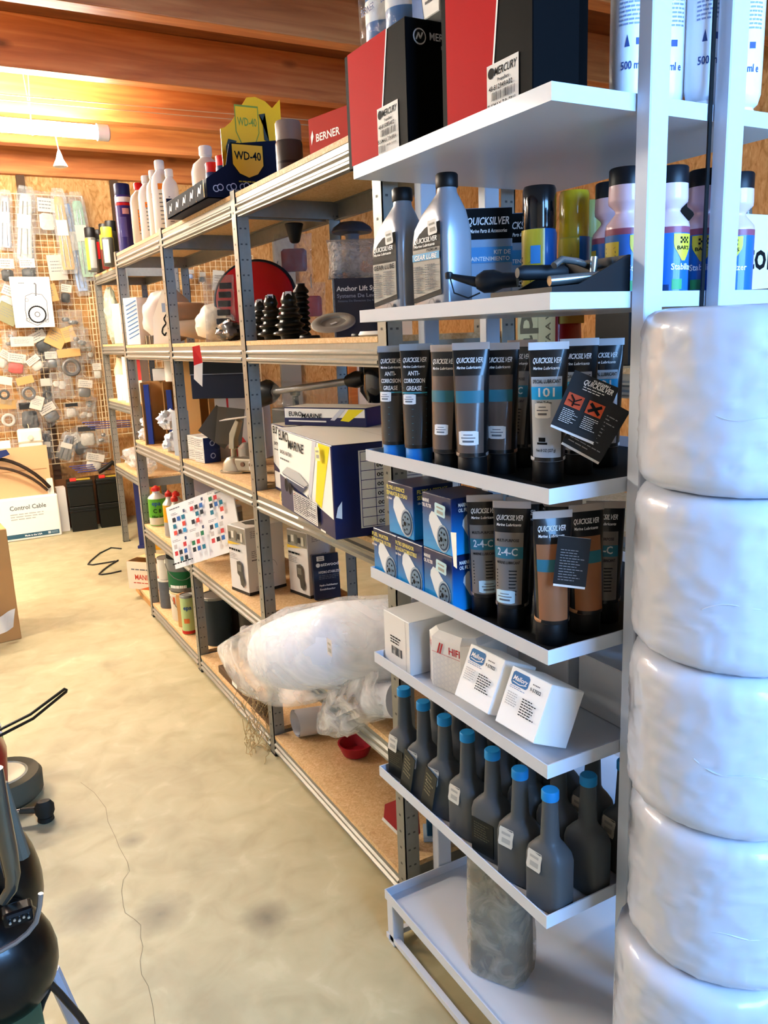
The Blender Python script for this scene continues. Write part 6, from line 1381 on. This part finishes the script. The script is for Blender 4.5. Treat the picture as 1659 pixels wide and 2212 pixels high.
lump('tall_clear_bag', 'tall greenish clear bag at the far end of the second shelf', 'bag', (1.23, 6.16, zz), 0, (.05, .09, .19), film('green_film', 'b9c9b4', lo=.4, hi=.8), 3.2, .25)
t, F = carton('beige_panel', 'beige carton standing at the far end of the second shelf', 'box', (1.24, 5.92, zz), R(-45), .1, .06, .27, mat('d8bda0', .7))
t = thing('white_plate_stack', 'round white plate standing behind the striped carton', 'plate', (1.3, 5.74, zz), R(-40)); MB().tube([(.0 + .11 * math.cos(a), 0, .125 + .11 * math.sin(a)) for a in [2 * PI * k / 32 for k in range(32)]], .014, 8, True).build('rim', mat('e2d9c8', .5), t, smooth=True); MB().loft([[(.105 * math.cos(2 * PI * j / 32), .0, .125 + .105 * math.sin(2 * PI * j / 32)) for j in range(32)], [(.02 * math.cos(2 * PI * j / 32), .012, .125 + .02 * math.sin(2 * PI * j / 32)) for j in range(32)]]).build('plate', mat('b98a70', .5), t, smooth=True)
for k, (c, x, lab) in enumerate((('232a5c', 1.27, 'dark blue panel standing on the floor inside the far bay'), ('c9901c', 1.36, 'yellow ochre panel standing on the floor inside the far bay'))):
    t = thing('upright_panel', lab, 'panel', (x, 6.05 - .12 * k, 0), R(-30)); MB().cbox(.08, .03, .58).build('panel', mat(c, .5), t, bevel=.003); MB().cbox(.1, .05, .02).build('foot', mat(c, .5), t)

# ================================================================== on the floor against the back wall
ct = thing('cable_carton', 'opened white and brown carton with lettering standing on the floor by the back wall', 'box', (.37, 6.93, 0), 0)
w = .86
MB().box(-.45, -.02, 0, .43, .06, .345).build('carton_front', mat('ece8da', .5), ct, bevel=.012, seg=2)
MB().box(-.45, .03, .33, .40, .04, .74).build('carton_lid', mat('d3a878', .7), ct); MB().box(-.45, .041, .33, .14, .047, .80).build('lid_edge', mat('ece5d2', .6), ct)
MB().box(.365, .0, .3, .41, .04, .47).build('side_flap', mat('ece5d2', .6), ct); MB().box(-.45, .028, .55, .38, .03, .556).build('fold_line', mat('a97c50', .7), ct)
f = Face(ct, (-.45, -.0204, 0), (1, 0, 0), (0, 0, 1), .88, .345)
f.text('Control Cable', .515, .25, .05, mat('55605f', .5), width=.27); f.lines(.515, .165, .79, .225, 3, mat('a7aaa0', .5), .35); f.rect(.1, .02, .86, .055, mat('2f5566', .5)); f.text('Made in the USA', .60, .03, .02, WHITE, width=.13); f.rect(.775, .028, .795, .048, mat('b9c4c4', .5)); f.lines(.80, .028, .855, .048, 2, mat('8ea3aa', .5), .5)
cl = thing('control_cable', 'thick black cable looped against the open carton', 'cable', (.37, 6.94, 0), 0)
MB().tube([(-.42 + .8 * k / 16, -.03 - .01 * math.sin(k), .34 + .34 * math.sin(PI * (k + 1.5) / 18) ** .7) for k in range(17)], .014, 10).build('cable', mat('2b2018', .45), cl, smooth=True)
MB().tube([(-.4 + .76 * k / 16, -.035, .33 + .28 * math.sin(PI * (k + 1.5) / 18) ** .7) for k in range(17)], .011, 10).build('cable_strand', mat('3a2a1e', .45), cl, smooth=True)
MB().prism([(-.12, .66), (.0, .73), (.1, .74), (.12, .70), (-.02, .655)], -.06, -.05).build('blue_tag', mat('22305e', .5), cl)
for k, (x, zq, lab) in enumerate(((.995, 0, 'lower black battery of the left stack by the back wall'), (.995, .212, 'upper black battery with red terminal, left stack'), (1.225, 0, 'lower black battery of the right stack by the back wall'), (1.225, .212, 'upper black battery with red terminal, right stack'))):
    t = thing('battery', lab, 'battery', (x, 7.03, zq), R(-6), 'black batteries')
    MB().cbox(.2, .17, .165).build('case', mat('14150f', .4), t, bevel=.006); MB().cbox(.208, .178, .02, .16).build('lid', mat('0f100d', .35), t, bevel=.004); MB().cbox(.2, .17, .03, .178, 0, .0).build('top', mat('151611', .4), t, bevel=.006)
    MB().tube([(-.06, .05, .205), (-.06, .05, .2115)], .013, 12).build('terminal', mat('9a9a92', .3, metal=.7), t)
    if zq: MB().cbox(.05, .03, .025, .207, -.05, -.055).build('red_cap', mat('d0342a', .4), t, bevel=.004); MB().cbox(.15, .06, .006, .2075, .01, .0).build('warning_label', mat('c9a83a', .5), t)
t, F = carton('white_wall_box', 'narrow white carton between the cable carton and the batteries', 'box', (.845, 7.08, 0), 0, .07, .1, .37, mat('e6dfd0', .6))
t, F = carton('crate_on_batteries', 'dark wire tray with clutter behind the batteries', 'tray', (1.07, 7.16, 0), 0, .5, .025, .42, mat('6a4424', .7))
t = thing('plug_bundle', 'black plug and cable bundle on the right battery stack', 'cable', (1.27, 7.0, .448), 0); MB().tube([(-.12, 0, .02), (-.06, .0, .05), (0, 0, .09), (.05, 0, .05), (.06, 0, .012)], .02, 10).build('plug', mat('1a1712', .45), t, smooth=True)
for k, (xa, ya, xb, yb, lab) in enumerate(((150, 1008, 238, 1000, 'blue tipped wire peg rack low on the wall above the batteries'), (178, 913, 280, 908, 'blue tipped wire peg rack beside the far bay'))):
    t = thing('peg_hooks', lab, 'hook', (0, 0, 0)); a = PY(xa, ya, 6.95); b = PY(xb, yb, 7.19)
    for q in range(4): MB().tube([b + V((0, 0, -.018 * q)), a + V((.02 * q, 0, -.018 * q))], .004, 6).build('peg', mat('5a5aa0', .4), t)

# ================================================================== at the left edge
t = thing('tall_carton', 'brown cardboard carton standing on the floor at the left picture edge', 'box', (-.02, 4.68, 0), R(4)); MB().cbox(.52, .42, .60).build('carton', CARD, t, bevel=.003, seg=1); MB().box(-.1, -.213, 0, -.04, -.2105, .6).build('tape', mat('c9a86a', .3), t)
t = thing('plastic_offcut', 'white plastic sheet hanging on the brown carton', 'sheet', (.18, 4.44, .05), 0); MB().grid(lambda u, v: ((u - .6) * .1 + .02 * v, -.01 + .01 * math.sin(7 * u + 3 * v), .10 * v + .04 * u), 6, 6).build('sheet', mat('e3ddd2', .4), t, smooth=True)
t = thing('green_sack', 'green and white printed bag edge at the left picture border', 'bag', (-.065, 3.05, 0), R(-10)); MB().rings([(0, .12, .06, 4), (.02, .135, .07, 4), (.36, .12, .06, 4), (.38, .09, .02, 4)], 20).build('bag', mat('4c9a3c', .5), t, smooth=True); curved(t, .14, -.2, 1.3, .17, .28, mat('1d2030', .5), 'printed_panel')
for k in range(4): MB().tube([(.10 + .008 * k, -.075 + .01 * k, .17 + .028 * k), (.13, -.06, .185 + .028 * k), (.135, -.045, .175 + .028 * k)], .005, 6).build('white_stripe', WHITE, t)
# red machine with a black wire handle
rm = thing('red_machine', 'red machine body with a long black wire handle at the left edge', 'machine', (-.06, 2.72, 0), 0)
MB().rings([(.115, .08, .08, 3), (.135, .115, .1, 3.4), (.24, .125, .105, 3.2), (.31, .1, .09, 3)], 24).build('body', mat('8e1a16', .3, coat=.4), rm, smooth=True)
MB().rings([(.0, .025, .04, 3, -.13, -.03), (.13, .025, .04, 3, -.075, -.03)], 16).build('stand', mat('22201c', .6), rm)
h0, h1, h2 = PY(2, 1575, 2.7), PY(66, 1543, 2.68), PY(140, 1488, 2.62)
k0, k1, k2 = PY(4, 1587, 2.7), PY(72, 1552, 2.68), PY(143, 1494, 2.62)
off = V(rm.location); mb = MB(); mb.tube([q - off for q in (h0 - V((.1, 0, .02)), h0, h1, h2, h2 + V((.004, -.003, -.004)), k2, k1, k0, k0 - V((.1, 0, .02)))], .005, 8); mb.build('wire_handle', mat('17150f', .4), rm, smooth=True)
wl = thing('trolley_wheel', 'grey rubber wheel with pale metal hub lying at the left edge', 'wheel', PZ(18, 1738, 0) + V((-.01, .06, 0)), 0)
MB().lathe([(.085, .005), (.115, .0), (.13, .015), (.132, .07), (.122, .085), (.085, .085)], 40).build('tyre', mat('55503f', .8), wl, smooth=True)
MB().loft([[(r_ * math.cos(2 * PI * j / 40), r_ * math.sin(2 * PI * j / 40), z_) for j in range(40)] for r_, z_ in ((.088, .086), (.082, .09), (.078, .085), (.07, .05), (.02, .05))]).build('rim', mat('c2bda6', .35, metal=.4), wl, smooth=True)
for k in range(4): MB().box(-.078, -.009, .05, 0, .009, .075).build('spoke', mat('a9a492', .35, metal=.4), wl).rotation_euler = (0, 0, k * PI / 2 + .5)
MB().lathe([(.02, .05), (.02, .085), (.012, .09)], 16).build('hub', mat('a9a492', .35, metal=.4), wl, smooth=True)
# dark outboard motor on its stand
om = thing('outboard_motor', 'glossy black outboard motor on a stand in the left foreground', 'motor', (0, 0, 0))
GB = mat('050505', .3, coat=.15, spec=.3)
c = PY(30, 2085, 1.6)
mb = MB(); rg = []
for i in range(15):
    a = PI * i / 14; rg.append([(c.x - .035 + (.12 * math.sin(a) + .001) * math.cos(2 * PI * j / 32) + .012 * math.cos(a), 1.62 + (.105 * math.sin(a) + .001) * math.sin(2 * PI * j / 32), c.z - .13 * math.cos(a) + .01) for j in range(32)])
mb.loft(rg); mb.build('lower_cowl', GB, om, smooth=True)
c2 = PY(58, 1905, 1.68); rg = []
for i in range(15):
    a = PI * i / 14; zz_ = -.13 * math.cos(a); rg.append([(c2.x - .035 - .16 * zz_ + (.066 * math.sin(a) + .001) * math.cos(2 * PI * j / 28), 1.75 + (.1 * math.sin(a) + .001) * math.sin(2 * PI * j / 28), c2.z + zz_) for j in range(28)])
mb = MB(); mb.loft(rg); mb.build('upper_cowl', GB, om, smooth=True)
rim = [PY(x, y, 1.5) for x, y in ((-25, 2065), (5, 2052), (35, 2035), (60, 2015), (78, 1992), (86, 1955), (88, 1930))]
MB().tube(rim, .005, 8).build('trim_strip', mat('8d8f92', .25, metal=.7), om, smooth=True)
MB().tube([PY(x, y, 1.55) for x, y in ((-8, 1660), (4, 1760), (18, 1840), (27, 1890), (24, 1920), (5, 1950))], [.012, .016, .017, .015, .012, .01], 10).build('chrome_rail', mat('6f6a5e', .2, metal=.8), om, smooth=True)
MB().tube([PY(x, y, 1.68) for x, y in ((10, 1690), (30, 1780), (48, 1850))], [.006, .012, .016], 8).build('grey_strut', mat('5c584c', .5), om, smooth=True)
q = PY(38, 1972, 1.52); MB().cbox(.055, .04, .03).build('connector', mat('0d0d0e', .25), om, bevel=.008, seg=2).location = q - V((0, 0, .015))
for k in range(5): MB().tube([q + V((-.015 + .008 * k, -.022, .004 * (k % 2))), q + V((-.015 + .008 * k, -.026, .004 * (k % 2)))], .0025, 8).build('contact_pin', mat('b9b9b4', .2, metal=.8), om)
MB().tube([PY(x, y, 1.6) for x, y in ((108, 2125), (128, 2145), (150, 2170), (172, 2195), (195, 2230))], .0075, 10).build('cable', mat('2a2018', .4), om, smooth=True)
MB().tube([PY(x, y, 1.6) for x, y in ((110, 2125), (92, 2165), (78, 2212), (72, 2240))], .0065, 10).build('cable_branch', mat('1d1814', .4), om, smooth=True)
a = PZ(175, 2240, 0); b = PY(112, 2095, 1.68)
MB().tube([(a.x, a.y, .01), (b.x, b.y, b.z)], .016, 8).build('stand_leg', mat('a3a7b4', .4, metal=.3), om)
MB().tube([(-.12, 1.6, .004), (-.1, 1.62, .25)], .018, 8).build('stand_leg', mat('a3a7b4', .4, metal=.3), om)
MB().box(-.14, 1.52, .16, .03, 1.68, .2).build('bracket', mat('5e6a4a', .5), om, bevel=.006)
MB().tube([(-.14, 1.68, .25), (-.12, 1.70, .5), (-.08, 1.72, .62)], .04, 12).build('mid_section', mat('101011', .3), om, smooth=True)
cs = thing('support_foot', 'black rubber foot on a short steel rod pointing into the aisle', 'foot', PZ(100, 1772, 0), 0)
MB().lathe([(.022, .0), (.026, .004), (.024, .016)], 20).build('base_pad', mat('1c1a14', .6), cs, smooth=True)
MB().rings([(.01, .02, .02, 2), (.03, .03, .016, 2), (.055, .03, .016, 2), (.07, .02, .012, 2)], 20).build('rubber_knob', mat('221f18', .55), cs, smooth=True)
MB().tube([(-.02, .01, .04), (-.06, .025, .042), (-.07, .03, .042)], [.012, .01, .01], 12).build('sleeve', mat('3a352a', .5), cs, smooth=True); MB().tube([(-.07, .03, .042), (-.13, .05, .044)], .007, 10).build('steel_rod', mat('b9b6ab', .25, metal=.8), cs, smooth=True); MB().lathe([(.012, .034), (.016, .044), (.012, .056)], 14, -.135, .052).build('ball_end', mat('a9a596', .3, metal=.6), cs, smooth=True)

# ================================================================== behind the rack
zb = 1.401
t, F = carton('store_carton', 'white carton with big black lettering behind the right end of the rack', 'box', (1.665, 1.35, zb), 0, .22, .26, .325, mat('e9dcc8', .5))
F['F'].text('store', .022, .21, .085, INK, width=.16)
for k in range(3):
    p = V((1.60 + .05 * k, 1.3, zb + .326)); t = thing('clear_bulb', ('left', 'middle', 'right')[k] + ' of three small clear bulbs on the white carton with black lettering', 'bulb', p, 0, 'bulbs on the white carton'); MB().lathe([(.012, 0), (.014, .003), (.012, .03), (.006, .04)], 14).build('glass', mat('8b877c', .15, trans=.6), t, smooth=True); MB().lathe([(.0125, 0), (.0145, .0), (.0145, .008)], 14).build('collar', GALV, t, smooth=True)
t, F = carton('black_bin', 'black box behind the white carton with black lettering', 'box', (1.665, 1.56, zb), 0, .24, .12, .44, mat('141312', .5))
x = PY(1120, 700, 1.8).x
t, F = carton('kraft_book_carton', 'brown carton with dark lettering seen under the second tray', 'box', (x + .065, 1.86, zb), 0, .135, .12, .22, mat('c99a62', .7)); f = F['F']; lettering('app', lambda a, b: f.at(.05 - b, .03 + a, .001), .09, mat('6a4c2c', .6), t, width=.17); lettering('TITA A VITA', lambda a, b: f.at(.115 - b, .02 + a, .001), .025, mat('6a4c2c', .6), t, width=.17); f.rect(.07, 0, .0712, .22, mat('8a6238', .6))
t = thing('red_canister', 'red plastic canister behind the brown lettered carton', 'canister', (x + .205, 1.87, zb), 0); MB().rings([(0, .055, .05, 4), (.005, .06, .055, 4), (.14, .058, .053, 3), (.16, .04, .035, 2.5)], 24).build('canister_body', mat('a8201c', .35, coat=.3), t, smooth=True); MB().cbox(.09, .005, .03, .11, 0, -.055).build('label_panel', mat('c9a24a', .5), t)
